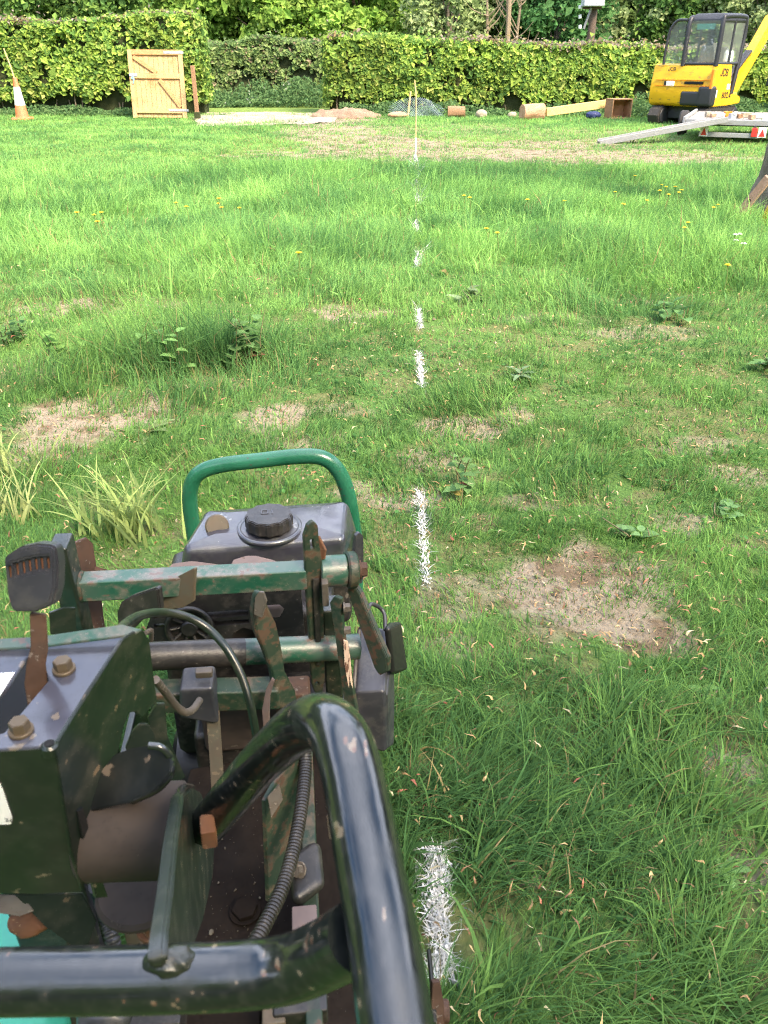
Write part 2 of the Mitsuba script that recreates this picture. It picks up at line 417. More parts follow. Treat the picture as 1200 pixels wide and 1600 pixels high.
def strips(base, L, w, az, th0, th1, color, nseg, rng, tipshape=0.7, bend=None, fold=0.0):
    """Curved tapering blades. th0, th1: angle from upright at the foot and at the tip."""
    n = len(base)
    s = (np.arange(nseg) + 0.5) / nseg
    th = th0[:, None] + (th1 - th0)[:, None] * s[None] ** 1.2
    turn = rng.normal(0, 0.35, n)[:, None] * s[None] if bend is None else bend[:, None] * s[None]
    a = az[:, None] + turn
    step = np.stack([np.sin(th) * np.cos(a), np.sin(th) * np.sin(a), np.cos(th)], -1) * (L / nseg)[:, None, None]
    pts = np.concatenate([np.zeros((n, 1, 3)), np.cumsum(step, 1)], 1) + base[:, None]
    pts[:, 1:, 2] = np.maximum(pts[:, 1:, 2], base[:, None, 2] + 0.004 + 0.006 * rng.random((n, 1)))
    side_az = az + np.pi / 2 + rng.normal(0, 0.5, n)
    side = np.stack([np.cos(side_az), np.sin(side_az), rng.normal(0, 0.35, n)], -1)
    k = np.arange(nseg) / nseg
    wid = (0.55 + 0.45 * np.sin(np.pi * np.minimum(k * 1.4 + 0.15, 1))) * (1 - k) ** (tipshape * 0.5)
    off = side[:, None] * (w[:, None] * 0.5 * wid[None])[..., None]
    body = np.stack([pts[:, :-1] - off, pts[:, :-1] + off], 2).reshape(n, 2 * nseg, 3)
    v = np.concatenate([body, pts[:, -1:]], 1)
    m = 2 * nseg + 1
    f = []
    for q in range(nseg - 1):
        f += [[2 * q, 2 * q + 1, 2 * q + 3], [2 * q, 2 * q + 3, 2 * q + 2]]
    f.append([2 * nseg - 2, 2 * nseg - 1, 2 * nseg])
    f = np.array(f)[None] + (np.arange(n) * m)[:, None, None]
    c = np.repeat(color[:, None], m, 1)
    lift = np.linspace(0.92, 1.1, nseg + 1)
    c = c * np.concatenate([np.repeat(lift[:-1], 2), lift[-1:]])[None, :, None]
    return v.reshape(-1, 3), f.reshape(-1, 3), np.clip(c.reshape(-1, 3), 0, 1)


def join(parts):
    vs, fs, cs, k = [], [], [], 0
    for v, f, c in parts:
        vs.append(v); fs.append(f + k); cs.append(c); k += len(v)
    return np.vstack(vs), np.vstack(fs), np.vstack(cs)


TUSSOCK = []  # tall tussocks: x, y, radius, extra length
for px, py, r, ex in [(735, 640, 75, 0.10), (560, 465, 120, 0.10), (260, 470, 130, 0.12), (100, 480, 90, 0.08), (230, 575, 140, 0.16), (110, 570, 100, 0.14), (300, 640, 60, 0.08), (390, 575, 90, 0.16), (300, 560, 90, 0.14), (440, 540, 60, 0.08),
                      (820, 470, 120, 0.09), (1000, 440, 170, 0.09), (1140, 430, 90, 0.1), (900, 330, 110, 0.08), (470, 700, 50, 0.06), (230, 700, 60, 0.05),
                      (1130, 640, 80, 0.04), (900, 760, 90, 0.03), (60, 760, 70, 0.08), (700, 880, 25, 0.03), (880, 880, 18, 0.03), (960, 960, 20, 0.03)]:
    c = G(px, py)
    TUSSOCK.append((c[0], c[1], r / FOC * (c[1] * CP + CAM_H * SP), ex))


def length_at(x, y):
    p = np.stack([x, y, np.zeros_like(x)], -1)
    near = np.clip((1.95 - y + 0.5 * (meshkit.fbm(p * 2, 2, 31) - 0.5)) / 0.3, 0, 1)
    far = np.clip((y - 5.9 + 1.6 * (meshkit.fbm(p * 0.9, 2, 32) - 0.5)) / 0.9, 0, 1) * np.clip((13.9 - y) / 0.8, 0, 1)
    L = 0.036 + 0.042 * meshkit.fbm(p * 3.1, 3, 33) + near * 0.075 * np.clip(meshkit.fbm(p * 5.0, 3, 37) * 2.2 - 0.45, 0.05, 1.2) + far * (0.05 + 0.15 * np.clip(meshkit.fbm(p * 0.8, 3, 34) * 1.7 - 0.4, 0, 1)) + np.clip((y - 14) / 4, 0, 1) * 0.02
    for cx, cy, r, ex in TUSSOCK:
        L = L + ex * np.clip(1.3 - np.hypot(x - cx, (y - cy) * 0.8) / r, 0, 1)
    return L, near, far


MARKS = [  # painted dashes: x of line, first and last pixel row, half width in pixels
    (684, 1335, 1535, 24), (661, 772, 918, 11), (657, 556, 608, 7), (655, 488, 518, 5.5), (652, 396, 419, 4.5), (651, 353, 366, 4.5), (652, 312, 323, 4), (651, 285, 297, 4), (650, 262, 272, 3.5), (650, 246, 254, 3)]
MQ = [(G(x, (a + b) / 2), G(x, a), G(x, b), G(x + h * (0.85 if h > 15 else 0.66), (a + b) / 2)[0] - G(x, (a + b) / 2)[0]) for x, a, b, h in MARKS]


def make_grass():
    rng = np.random.default_rng(101)
    D0 = 18500.0
    out, marks = [], [[] for _ in MQ]
    for y0, y1 in [(0.55, 1.2), (1.2, 2.0), (2.0, 2.8), (2.8, 4), (4, 5.5), (5.5, 8), (8, 11), (11, 15), (15, 20), (20, 27.2)]:
        ym = (y0 + y1) / 2
        scale = (2.0 / max(ym, 2.0))
        d = D0 * scale ** 1.28
        area_w = lambda y: 2 * (0.42 * y + 0.75)
        per = 13 if ym < 8 else 9
        nb = int(d * (y1 - y0) * area_w(ym))
        nc = nb // per
        cy = rng.uniform(y0, y1, nc)
        cx = rng.uniform(-0.5, 0.5, nc) * area_w(cy)
        keep = rng.random(nc) > bare(cx, cy) * 1.02
        keep |= rng.random(nc) < 0.15 + 0.6 * (meshkit.fbm(np.stack([cx * 8, cy * 8, 0 * cx], -1), 2, 44) > 0.55)
        nr = np.clip((2.1 - cy) / 0.5, 0, 1)
        keep &= rng.random(nc) > nr * 0.75 * (meshkit.fbm(np.stack([cx * 7, cy * 7, 0 * cx], -1), 3, 46) < 0.40)
        under = (cx < 0.03) & (cx > -0.75) & (cy < 1.55) & (rng.random(nc) < 0.5)     # worn thin under the machine
        keep &= ~under
        cx, cy = cx[keep], cy[keep]
        nc = len(cx)
        if not nc:
            continue
        cp = np.stack([cx, cy, 0 * cx], -1)
        hue = meshkit.fbm(cp * 1.3, 3, 41) + 0.25 * rng.normal(0, 1, nc) * 0.5
        R = (0.020 + 0.03 * rng.random(nc)) * (1 + 0.16 * ym)
        lean_az = (meshkit.fbm(cp * 1.6, 2, 42) * 4 * np.pi)
        cl = rng.lognormal(0, 0.22, nc)
        idx = np.repeat(np.arange(nc), per)
        n = len(idx)
        oa = rng.uniform(0, 2 * np.pi, n)
        orr = np.sqrt(rng.random(n))
        x = cx[idx] + np.cos(oa) * orr * R[idx]
        y = cy[idx] + np.sin(oa) * orr * R[idx]
        L, near, far = length_at(x, y)
        b = bare(x, y)
        for mc, ma, mb, hw in MQ[:3]:
            L = np.where((np.abs(x - mc[0]) < hw * 2.2) & (y > mb[1] - .06) & (y < ma[1] + .06), np.minimum(L, 0.05), L)
        L = L * cl[idx] * rng.uniform(0.55, 1.25, n) * (1 - 0.5 * b)
        dx = np.cos(oa) * orr * 1.0 + 0.75 * np.cos(lean_az[idx]) + rng.normal(0, 0.45, n)
        dy = np.sin(oa) * orr * 1.0 + 0.75 * np.sin(lean_az[idx]) + rng.normal(0, 0.45, n)
        az = np.arctan2(dy, dx)
        th0 = np.abs(rng.normal(0.25, 0.22, n)) + near * 0.25
        th1 = th0 + np.abs(rng.normal(0.75, 0.45, n)) + near * 0.55
        wd = 0.0024 * rng.lognormal(0.06, 0.52, n) * (1 / scale) ** 0.62 * (1 + 0.25 * near)
        base = np.stack([x, y, hgt(x, y) - 0.004], -1)
        # colours: yellow-green to blue-green, some straw
        h = hue[idx] + rng.normal(0, 0.16, n)
        t = np.clip((h - 0.25) / 0.5, 0, 1)[:, None]
        c = (1 - t) * np.array([0.092, 0.205, 0.070]) + t * np.array([0.208, 0.380, 0.100])
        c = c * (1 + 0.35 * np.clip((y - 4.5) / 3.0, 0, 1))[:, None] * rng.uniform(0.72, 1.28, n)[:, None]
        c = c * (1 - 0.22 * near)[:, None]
        dry = rng.random(n) < (0.028 + 0.10 * b + 0.10 * np.clip((y - 13.8) / 0.6, 0, 1) * np.clip((20 - y) / 2, 0, 1) * (x > -3))
        c[dry] = np.array([0.36, 0.29, 0.14]) * rng.uniform(0.6, 1.1, dry.sum())[:, None]
        nseg = 4 if ym < 2 else 3 if ym < 4 else 2
        # painted dashes take their blades out of the grass
        free = np.ones(n, bool)
        for k, (mc, ma, mb, hw) in enumerate(MQ):
            sel = free & (np.abs(x - mc[0] - 0.25 * hw * np.sin(y * 40)) < hw * rng.uniform(0.5, 1.25, n)) & (y > mb[1] - 0.01 * ym) & (y < ma[1] + 0.01 * ym)
            if sel.any():
                pc = np.full((sel.sum(), 3), 0.76) * rng.uniform(0.6, 1.0, sel.sum())[:, None] * np.array([0.98, 1.0, 0.99])
                part_green = rng.random(sel.sum()) < 0.12
                pc[part_green] = c[sel][part_green] * 1.5
                marks[k].append(strips(base[sel] + [0, 0, 0.004], L[sel] * (0.42 if ym < 6 else 0.85), wd[sel] * 1.3, az[sel], th0[sel] + 0.35, th1[sel] + 0.35, pc, max(nseg, 3), rng))
                free &= ~sel
            edge = free & (np.abs(x - mc[0]) < hw * 2.0) & (y > mb[1] - 0.02 * ym) & (y < ma[1] + 0.02 * ym) & (rng.random(n) < 0.28)
            c[edge] = c[edge] * 0.55 + 0.24 * rng.uniform(0.6, 1.2, edge.sum())[:, None]
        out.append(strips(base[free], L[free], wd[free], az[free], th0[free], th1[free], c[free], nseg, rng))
    return join(out), marks


(grv, grf, grc), MARKBL = make_grass()
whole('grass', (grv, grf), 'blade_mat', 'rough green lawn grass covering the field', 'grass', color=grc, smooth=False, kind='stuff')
where = ['nearest the camera, beside the black handlebar', 'just beyond the right side of the fuel tank', 'left of the round tussock mid lawn', 'on the bare strip beyond the tussock',
         'at the near edge of the tall grass', 'second in the tall grass', 'third in the tall grass', 'fourth in the tall grass', 'small, just before the foot of the cane', 'farthest, at the foot of the cane']
rng = np.random.default_rng(5)
for k, (mc, ma, mb, hw) in enumerate(MQ):
    n = (430, 230, 170, 150, 200, 260, 260, 260, 260, 260)[k]
    ym = mc[1]
    x = mc[0] + rng.uniform(-0.75, 0.75, n) * hw
    y = rng.uniform(mb[1], ma[1], n)
    sc = (max(ym, 2) / 2) ** 0.6
    L = rng.uniform(0.022, 0.052, n)
    extra = strips(np.stack([x, y, hgt(x, y) + rng.uniform(0.004, 0.02, n)], -1), L, rng.uniform(0.0014, 0.0030, n) * sc, rng.uniform(0, 6.28, n), rng.uniform(0.4, 1.1, n), rng.uniform(0.9, 1.9, n),
                   np.full((n, 3), 0.76) * rng.uniform(0.55, 1, n)[:, None], 3, rng)
    nf = 90 if k < 4 else 220
    fx, fy = mc[0] + rng.normal(0, 0.5, nf) * hw, rng.uniform(mb[1], ma[1], nf)
    fr_ = rng.uniform(0.0015, 0.004, nf) * sc
    ang_ = rng.uniform(0, 6.28, nf)[:, None] + np.array([0, 1.4, 3.1, 4.6])[None]
    fv = np.stack([fx[:, None] + np.cos(ang_) * fr_[:, None], fy[:, None] + np.sin(ang_) * fr_[:, None] * 1.3, (hgt(fx, fy) + rng.uniform(0.006, 0.03, nf))[:, None] + rng.normal(0, .002, (nf, 4))], -1)
    flecks = (fv.reshape(-1, 3), (np.array([[0, 1, 2], [0, 2, 3]])[None] + (np.arange(nf) * 4)[:, None, None]).reshape(-1, 3), np.full((nf * 4, 3), 0.74))
    v, f, c = join(MARKBL[k] + [extra, flecks])
    whole('paint_dash', (v, f), 'paint_blade_mat', f'white paint dash sprayed on the grass, {where[k]}', 'paint mark', 'white paint dashes in a line', color=c, smooth=False)

# litter: bud scales and dead leaf bits lying in the grass
rng = np.random.default_rng(77)
n = 8000
ly = 0.6 + 6.0 * rng.random(n) ** 1.5
lx = rng.uniform(-1, 1, n) * (0.42 * ly + 0.6)
b = bare(lx, ly)
keep = rng.random(n) < (0.15 + 0.5 * b + 0.5 * np.clip((meshkit.fbm(np.stack([lx * 3, ly * 3, 0 * lx], -1), 3, 78) - 0.42) / 0.2, 0, 1))
lx, ly, b = lx[keep], ly[keep], b[keep]
n = len(lx)
lift = np.where(b > 0.5, 0.004, rng.uniform(0.012, 0.07, n))
pal = np.array([[0.42, 0.27, 0.13], [0.50, 0.36, 0.17], [0.45, 0.17, 0.11], [0.30, 0.17, 0.09], [0.52, 0.44, 0.27], [0.20, 0.11, 0.06]])
lc = pal[rng.choice(6, n, p=[0.28, 0.22, 0.12, 0.16, 0.14, 0.08])] * rng.uniform(0.55, 1.1, n)[:, None]
v, f, c = strips(np.stack([lx, ly, hgt(lx, ly) + lift], -1), rng.uniform(0.012, 0.032, n) * (1 + 0.06 * ly), rng.uniform(0.0035, 0.007, n) * (1 + 0.08 * ly), rng.uniform(0, 6.28, n), rng.uniform(1.0, 1.7, n), rng.uniform(1.2, 2.2, n), lc, 4, rng, bend=rng.normal(0, 0.9, n))
whole('leaf_litter', (v, f), 'litter_mat', 'tan and reddish dry bud scales scattered over the near lawn', 'litter', color=c, smooth=False, kind='stuff')

# small round clover and chickweed leaves close to the soil
n = 9000
cy = 1.0 + 6.5 * rng.random(n)
cx = rng.uniform(-1, 1, n) * (0.42 * cy + 0.6)
p = np.stack([cx, cy, 0 * cx], -1)
keep = meshkit.fbm(p * 2.2, 3, 61) > 0.53
cx, cy = cx[keep], cy[keep]
n = len(cx)
r = rng.uniform(0.003, 0.007, n) * (1 + 0.12 * cy)
k = np.arange(6) * np.pi / 3
nz = np.stack([rng.normal(0, .35, n), rng.normal(0, .35, n)], -1)
ring = np.stack([np.cos(k)[None] * r[:, None], np.sin(k)[None] * r[:, None], (np.cos(k)[None] * nz[:, :1] + np.sin(k)[None] * nz[:, 1:]) * r[:, None]], -1)
v = ring + np.stack([cx, cy, hgt(cx, cy) + rng.uniform(0.006, 0.03, n)], -1)[:, None]
f = np.array([[0, 1, 2], [0, 2, 3], [0, 3, 4], [0, 4, 5]])[None] + (np.arange(n) * 6)[:, None, None]
cc = np.repeat((np.array([0.06, 0.15, 0.045]) * rng.uniform(0.8, 1.6, n)[:, None])[:, None], 6, 1)
whole('clover', (v.reshape(-1, 3), f.reshape(-1, 3)), 'leaf_mat', 'low round clover leaves between the grass tufts', 'clover', color=cc.reshape(-1, 3), smooth=False, kind='stuff')

n = 30000
cy = 1.2 + 5.2 * rng.random(n) ** 1.3
cx = rng.uniform(-1, 1, n) * (0.42 * cy + 0.4)
keep = bare(cx, cy) > 0.45
cx, cy = cx[keep], cy[keep]
n = len(cx)
oct_v = np.array([[1, 0, 0], [-.5, .87, 0], [-.5, -.87, 0], [0, 0, 1.0]])
v = oct_v[None] * (0.0022 * rng.lognormal(0, 0.5, n) * (1 + 0.1 * cy))[:, None, None] * rng.uniform(0.6, 1.4, (n, 4, 3)) + np.stack([cx, cy, hgt(cx, cy) + 0.001], -1)[:, None]
f = np.array([[0, 1, 3], [1, 2, 3], [2, 0, 3]])[None] + (np.arange(n) * 4)[:, None, None]
c = np.repeat((np.array([0.23, 0.175, 0.125]) * rng.uniform(0.5, 1.5, n)[:, None])[:, None], 4, 1)
whole('soil_crumbs', (v.reshape(-1, 3), f.reshape(-1, 3)), 'litter_mat', 'small crumbs of dry soil on the bare patches', 'soil', color=c.reshape(-1, 3), smooth=False, kind='stuff')

# ------------------------------------------------------------------ single weeds
def leaf_blade(L, W, fold=0.25, droop=0.5, teeth=0, nseg=7):
    """One leaf along +x from the origin: pointed, folded along its midrib, drooping, toothed if asked."""
    s = np.linspace(0, 1, nseg + 1)
    w = W * 0.5 * np.sin(np.pi * s ** 0.75) ** 0.8
    if teeth:
        w = w * (1 + teeth * (np.arange(nseg + 1) % 2 - 0.5))
    th = droop * s
    x = np.concatenate([[0], np.cumsum(np.cos(th[:-1])) * L / nseg]); z = -np.concatenate([[0], np.cumsum(np.sin(th[:-1])) * L / nseg])
    mid = np.stack([x, 0 * x, z], -1)
    l = np.stack([x, w, z + fold * w], -1); r = np.stack([x, -w, z + fold * w], -1)
    v = np.concatenate([mid, l, r]); m = nseg + 1
    f = []
    for k in range(nseg):
        f += [[k, k + 1, m + k + 1], [k, m + k + 1, m + k], [k, 2 * m + k, 2 * m + k + 1], [k, 2 * m + k + 1, k + 1]]
    return v, np.array(f)


def place_leaf(v, az, pitch, at):
    c, s = math.cos(pitch), math.sin(pitch)
    v = v @ np.array([[c, 0, s], [0, 1, 0], [-s, 0, c]])
    c, s = math.cos(az), math.sin(az)
    return v @ np.array([[c, s, 0], [-s, c, 0], [0, 0, 1]]) + at


scene['stem_mat'] = {'type': 'twosided', 'b': {'type': 'principled', 'base_color': VC, 'roughness': 0.6}}


def weed(name, label, catn, px, py, L, W, n, colr, height=0.0, teeth=0.0, seed=0, stems=1, pitch=(0.1, 0.7), dead=0, group=None):
    rng = np.random.default_rng(seed)
    key = thing(name, label, catn, group)
    g = G(px, py) + [0, 0, 0.005]
    tops = [g + [rng.normal(0, .05) * (stems > 1), rng.normal(0, .05) * (stems > 1), 0] for _ in range(stems)]
    if height:
        st = [tube([q, q + [rng.normal(0, .02), rng.normal(0, .02), height * .5], q + [rng.normal(0, .04), rng.normal(0, .04), height]], [.004, .003, .002], 6, 4) for q in tops]
        for q in st:
            part(key, 'stem', q, 'stem_mat', smooth=True, color=np.tile([0.14, 0.12, 0.06], (len(q.vertices), 1)))
    for k in range(n):
        q = tops[k % stems]
        zf = (k // stems) / max(1, n // stems)
        at = q + [rng.normal(0, .006), rng.normal(0, .006), height * (0.15 + 0.85 * zf)]
        v, f = leaf_blade(L * rng.uniform(.6, 1.15) * (1 - .35 * zf * (height > 0)), W * rng.uniform(.75, 1.15) * (1 - .35 * zf * (height > 0)), rng.uniform(.1, .4), rng.uniform(.2, .9), teeth)
        v = place_leaf(v, k * 2.4 + rng.normal(0, .3), rng.uniform(*pitch), at)
        v[:, 2] = np.maximum(v[:, 2], 0.008)
        c = np.array(colr) * rng.uniform(.95, 1.6) * [1.1, 1.05, .8]
        lab = None
        if k < dead:
            c = np.array([(0.20, 0.085, 0.06), (0.30, 0.25, 0.08)][k % 2]); lab = ('reddish withered leaf', 'yellow withered leaf')[k % 2]
        part(key, 'leaf', (v, f), 'leaf_mat', smooth=True, color=np.tile(c, (len(v), 1)), label=lab)


def straps(name, label, catn, px, py, L, W, n, colr, seed, spread=.06):
    rng = np.random.default_rng(seed)
    key = thing(name, label, catn)
    g = G(px, py)
    for k in range(n):
        a = rng.uniform(0, 6.28)
        base = g + [spread * rng.normal(), spread * .7 * rng.normal(), 0]
        v, f, c = strips(base[None], np.array([L * rng.uniform(.6, 1.2)]), np.array([W * rng.uniform(.7, 1.2)]), np.array([a]), np.array([abs(rng.normal(.2, .2))]), np.array([rng.uniform(.5, 1.7)]), (np.array(colr) * rng.uniform(.75, 1.3))[None], 6, rng, bend=np.array([rng.normal(0, .25)]))
        part(key, 'leaf', (v, f), 'blade_mat', smooth=False, color=c)


DGL = (0.10, 0.19, 0.09)
weed('nettle', 'dark nettle with a bare stem and a reddish leaf, beside the paint dash', 'weed', 712, 772, .075, .055, 16, DGL, .14, .35, 1, 3, dead=2)
weed('nettle', 'large dark clump of nettles in the long grass, left middle of the lawn', 'weed', 382, 572, .12, .085, 30, (0.085, 0.165, 0.08), .28, .35, 2, 5, dead=1)
weed('nettle', 'broad leaved weed in the long grass, left of the large nettle clump', 'weed', 262, 575, .12, .075, 18, (0.12, 0.24, 0.10), .24, .25, 3, 4)
weed('nettle', 'pale broad leaved weed at the left end of the long grass strip', 'weed', 105, 570, .12, .07, 16, (0.15, 0.28, 0.10), .18, .2, 4, 3)
weed('nettle', 'dark low weed patch at the left edge of the lawn', 'weed', 25, 535, .10, .06, 22, (0.075, 0.15, 0.07), .14, .3, 5, 5)
weed('thistle', 'grey green thistle rosette on the bare soil, left of the fuel tank', 'thistle', 226, 678, .17, .05, 7, (0.17, 0.24, 0.14), 0, .7, 6, 1, (-.1, .5))
weed('dock_plant', 'blue green dock leaves beside the round grass tussock', 'dock', 812, 592, .11, .04, 10, (0.12, 0.19, 0.14), .05, 0, 7, 2)
weed('dock_plant', 'dock leaves at the right of the lawn, above the bare patch', 'dock', 1160, 800, .06, .05, 9, (0.11, 0.21, 0.11), .05, 0, 8, 2)
weed('dock_plant', 'small round leaved weed right of the bare patch', 'dock', 1020, 850, .06, .05, 8, (0.13, 0.24, 0.13), .05, 0, 9, 2)
weed('dock_plant', 'small pale weed in the short grass below right of the bare patch', 'dock', 1130, 1090, .045, .03, 9, (0.14, 0.27, 0.11), .02, 0, 10, 2)
weed('dock_plant', 'toothed pale leaf rosette low in the grass, lower right', 'dock', 1135, 1365, .05, .022, 8, (0.17, 0.30, 0.14), 0, .5, 11, 1)
weed('dock_plant', 'dark weed leaves at the edge of the tall grass, right', 'dock', 1040, 500, .13, .08, 14, (0.085, 0.18, 0.09), .10, .2, 12, 4)
weed('dock_plant', 'dark weed leaves on the right edge of the lawn, mid distance', 'dock', 1180, 580, .11, .06, 12, (0.10, 0.20, 0.10), .08, .2, 13, 3)
weed('dock_plant', 'grey green weed by the second paint dash of the tall grass', 'dock', 735, 470, .13, .08, 10, (0.15, 0.22, 0.15), .08, .2, 14, 3)
straps('daffodil_leaves', 'pale yellow green clump of strap leaves left of the hoop guard', 'strap leaves', 190, 835, .30, .014, 85, (0.33, 0.42, 0.15), 21, .075)
straps('daffodil_leaves', 'pale strap leaf clump at the left edge, above the paddle', 'strap leaves', 22, 815, .22, .013, 34, (0.38, 0.43, 0.18), 22, .05)
straps('daffodil_leaves', 'upright pale strap leaves at the left edge, beyond the others', 'strap leaves', 25, 745, .24, .014, 26, (0.33, 0.40, 0.15), 23, .06)
# ------------------------------------------------------------------ foliage helpers
def leaves(pos, nrm, size, color, rng, spread=0.6, aspect=0.72, droop=0.25):
    """Folded diamond leaves, four vertices each, facing roughly along nrm."""
    n = len(pos)
    nn = nrm + rng.normal(0, spread, (n, 3))
    nn /= np.linalg.norm(nn, axis=1, keepdims=True) + 1e-9
    a = np.cross(nn, rng.normal(0, 1, (n, 3)))
    a /= np.linalg.norm(a, axis=1, keepdims=True) + 1e-9
    b = np.cross(nn, a)
    s = (size * rng.lognormal(-0.05, 0.30, n))[:, None]
    lift = nn * s * droop
    v = np.stack([pos - a * s * .5, pos + b * s * .5 * aspect + lift, pos + a * s * .5, pos - b * s * .5 * aspect + lift], 1)
    f = np.array([[0, 1, 2], [0, 2, 3]])[None] + (np.arange(n) * 4)[:, None, None]
    return v.reshape(-1, 3), f.reshape(-1, 3), np.repeat(color[:, None], 4, 1).reshape(-1, 3)


def palette(n, cols, w, rng, var=0.18):
    return np.array(cols)[rng.choice(len(cols), n, p=np.array(w) / sum(w))] * rng.uniform(1 - var, 1 + var, n)[:, None]


plain('twig_core', (0.045, 0.055, 0.025), 0.95, spec=0.1)
tex('bark', lambda p, n, uv: mix((0.10, 0.08, 0.06), (0.21, 0.175, 0.135), fbm(p.x * 22, p.y * 22, p.z * 5, 4)), rough=0.9, bump=lambda p, n, uv: 0.03 * fbm(p.x * 26, p.y * 26, p.z * 6, 3))
plain('grey_twig', (0.23, 0.18, 0.12), 0.9)


def hedge(name, label, x0, y0, x1, y1, depth, top, seed, cols, wts, dens=420, size=0.135, gaps=(), pale_top=True, bottom=0.12, catname='hedge'):
    """A clipped hedge whose front runs from (x0, y0) to (x1, y1); top(s) its height along the run of s metres."""
    rng = np.random.default_rng(seed)
    key = thing(name, label, catname)
    a = np.array([x0, y0]); d = np.array([x1, y1]) - a
    Lr = np.linalg.norm(d); d /= Lr
    o = np.array([-d[1], d[0]])                          # into the hedge
    o = o if o[1] > 0 else -o
    top0 = top
    top = lambda s: top0(s) + 0.15 * (meshkit.fbm(np.stack([s * 1.4, 0 * s + seed, 0 * s], -1), 3, seed + 9) - 0.5)
    def bulge(s, z):
        q = np.stack([s * 1.1, z * 1.3, 0 * s + seed], -1)
        return 0.42 * (meshkit.fbm(q, 3, seed) - 0.5) + 0.10 * (meshkit.fbm(q * 3.3, 2, seed + 1) - 0.5)
    ns, nz = int(Lr * 6) + 2, 12
    S, Zz = np.meshgrid(np.linspace(0, Lr, ns), np.linspace(0, 1, nz), indexing='ij')
    H = top(S)
    Zr = 0.02 + Zz * (H - 0.10)
    inn = 0.22 + bulge(S, Zr) + 0.5 * np.clip(0.25 - Zz, 0, 1)
    P = np.stack([a[0] + d[0] * S + o[0] * inn, a[1] + d[1] * S + o[1] * inn, Zr], -1)
    back = P.copy(); back[..., :2] = (a + np.stack([S, S], -1) * d + o * (depth - 0.1))
    V = np.concatenate([P, back[:, ::-1]], 1)
    m = 2 * nz
    ii, jj = np.meshgrid(np.arange(ns - 1), np.arange(m), indexing='ij')
    q = np.stack([ii * m + jj, (ii + 1) * m + jj, (ii + 1) * m + (jj + 1) % m, ii * m + (jj + 1) % m], -1).reshape(-1, 4)
    caps = [[e * m + k, e * m + k + 1, e * m + m - 2 - k, e * m + m - 1 - k] for e in (0, ns - 1) for k in range(nz - 1)]
    part(key, 'branches', (V.reshape(-1, 3), np.vstack([q, caps])), 'twig_core', smooth=False)
    sets = []
    n = int(Lr * 2.1 * dens)
    s = rng.uniform(-0.05, Lr + 0.05, n); z = rng.uniform(bottom, 1, n) ** 0.92
    Hs = top(np.clip(s, 0, Lr)); z = z * Hs
    e = rng.random(n)
    k = bulge(s, z) + rng.exponential(0.09, n) - 0.04
    keep = np.ones(n, bool)
    for gs, gz, gr in gaps:
        keep &= np.hypot((s - gs) / gr, (z - gz) / (gr * 0.8)) + 0.5 * rng.random(n) > 1.0
    und = meshkit.fbm(np.stack([s * 1.7, z * 2.2, 0 * s + 3 * seed], -1), 3, seed + 4)
    keep &= rng.random(n) < np.clip((und - 0.26) / 0.2, 0.12, 1)
    keep &= (z > 0.28 + 0.3 * und) | (rng.random(n) < 0.35)
    pos = np.stack([a[0] + d[0] * s + o[0] * k, a[1] + d[1] * s + o[1] * k, z], -1)[keep]
    nr = np.tile(np.array([-o[0], -o[1], 0.45]), (len(pos), 1))
    c = palette(len(pos), cols, wts, rng)
    hu = meshkit.fbm(np.stack([s * 0.8, z * 0.9, 0 * s + seed * 2], -1), 3, seed + 8)[keep]
    c = c * (0.62 + 0.85 * np.clip(hu, 0.1, 0.9))[:, None] * np.array([1, 1, 1])
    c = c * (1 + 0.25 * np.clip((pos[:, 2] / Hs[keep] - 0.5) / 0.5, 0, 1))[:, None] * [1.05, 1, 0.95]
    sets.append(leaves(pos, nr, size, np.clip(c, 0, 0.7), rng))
    nt = int(Lr * depth * dens * 1.0)
    s = rng.uniform(0, Lr, nt); w_ = rng.uniform(0.0, depth, nt)
    zt = top(s) + rng.normal(0, 0.045, nt) + np.where(rng.random(nt) < 0.05, rng.exponential(0.09, nt), 0) + 0.08 * (meshkit.fbm(np.stack([s * 3, w_ * 3, 0 * s], -1), 2, seed + 2) - 0.5)
    pos = np.stack([a[0] + d[0] * s + o[0] * w_, a[1] + d[1] * s + o[1] * w_, zt], -1)
    c = palette(nt, cols, wts, rng) * 1.1
    if pale_top:                                           # clipped woody ends and young reddish leaves
        pt = rng.random(nt) < np.clip(1.5 * meshkit.fbm(np.stack([s * 0.6, 0 * s, 0 * s], -1), 2, seed + 6) - 0.35, 0, 0.75)
        c[pt] = palette(pt.sum(), [(0.30, 0.24, 0.19), (0.25, 0.20, 0.10), (0.38, 0.32, 0.27)], (1, 1, 1), rng)
    sets.append(leaves(pos, np.tile([0, -0.25, 1.0], (nt, 1)), size * 0.8, np.clip(c, 0, 0.7), rng))
    for se in (0.0, Lr):
        ne = int(depth * 2 * dens)
        w_ = rng.uniform(0, depth, ne); z = rng.uniform(bottom, 1, ne) * float(top(np.array([se]))[0])
        sh = rng.normal(0, 0.08, ne)
        pos = np.stack([a[0] + d[0] * (se + sh) + o[0] * w_, a[1] + d[1] * (se + sh) + o[1] * w_, z], -1)
        sets.append(leaves(pos, np.tile([d[0] * (1 if se else -1), d[1] * (1 if se else -1), 0.4], (ne, 1)), size, palette(ne, cols, wts, rng), rng))
    v, f, cc = join(sets)
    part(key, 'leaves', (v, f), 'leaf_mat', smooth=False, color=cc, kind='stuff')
    st = []
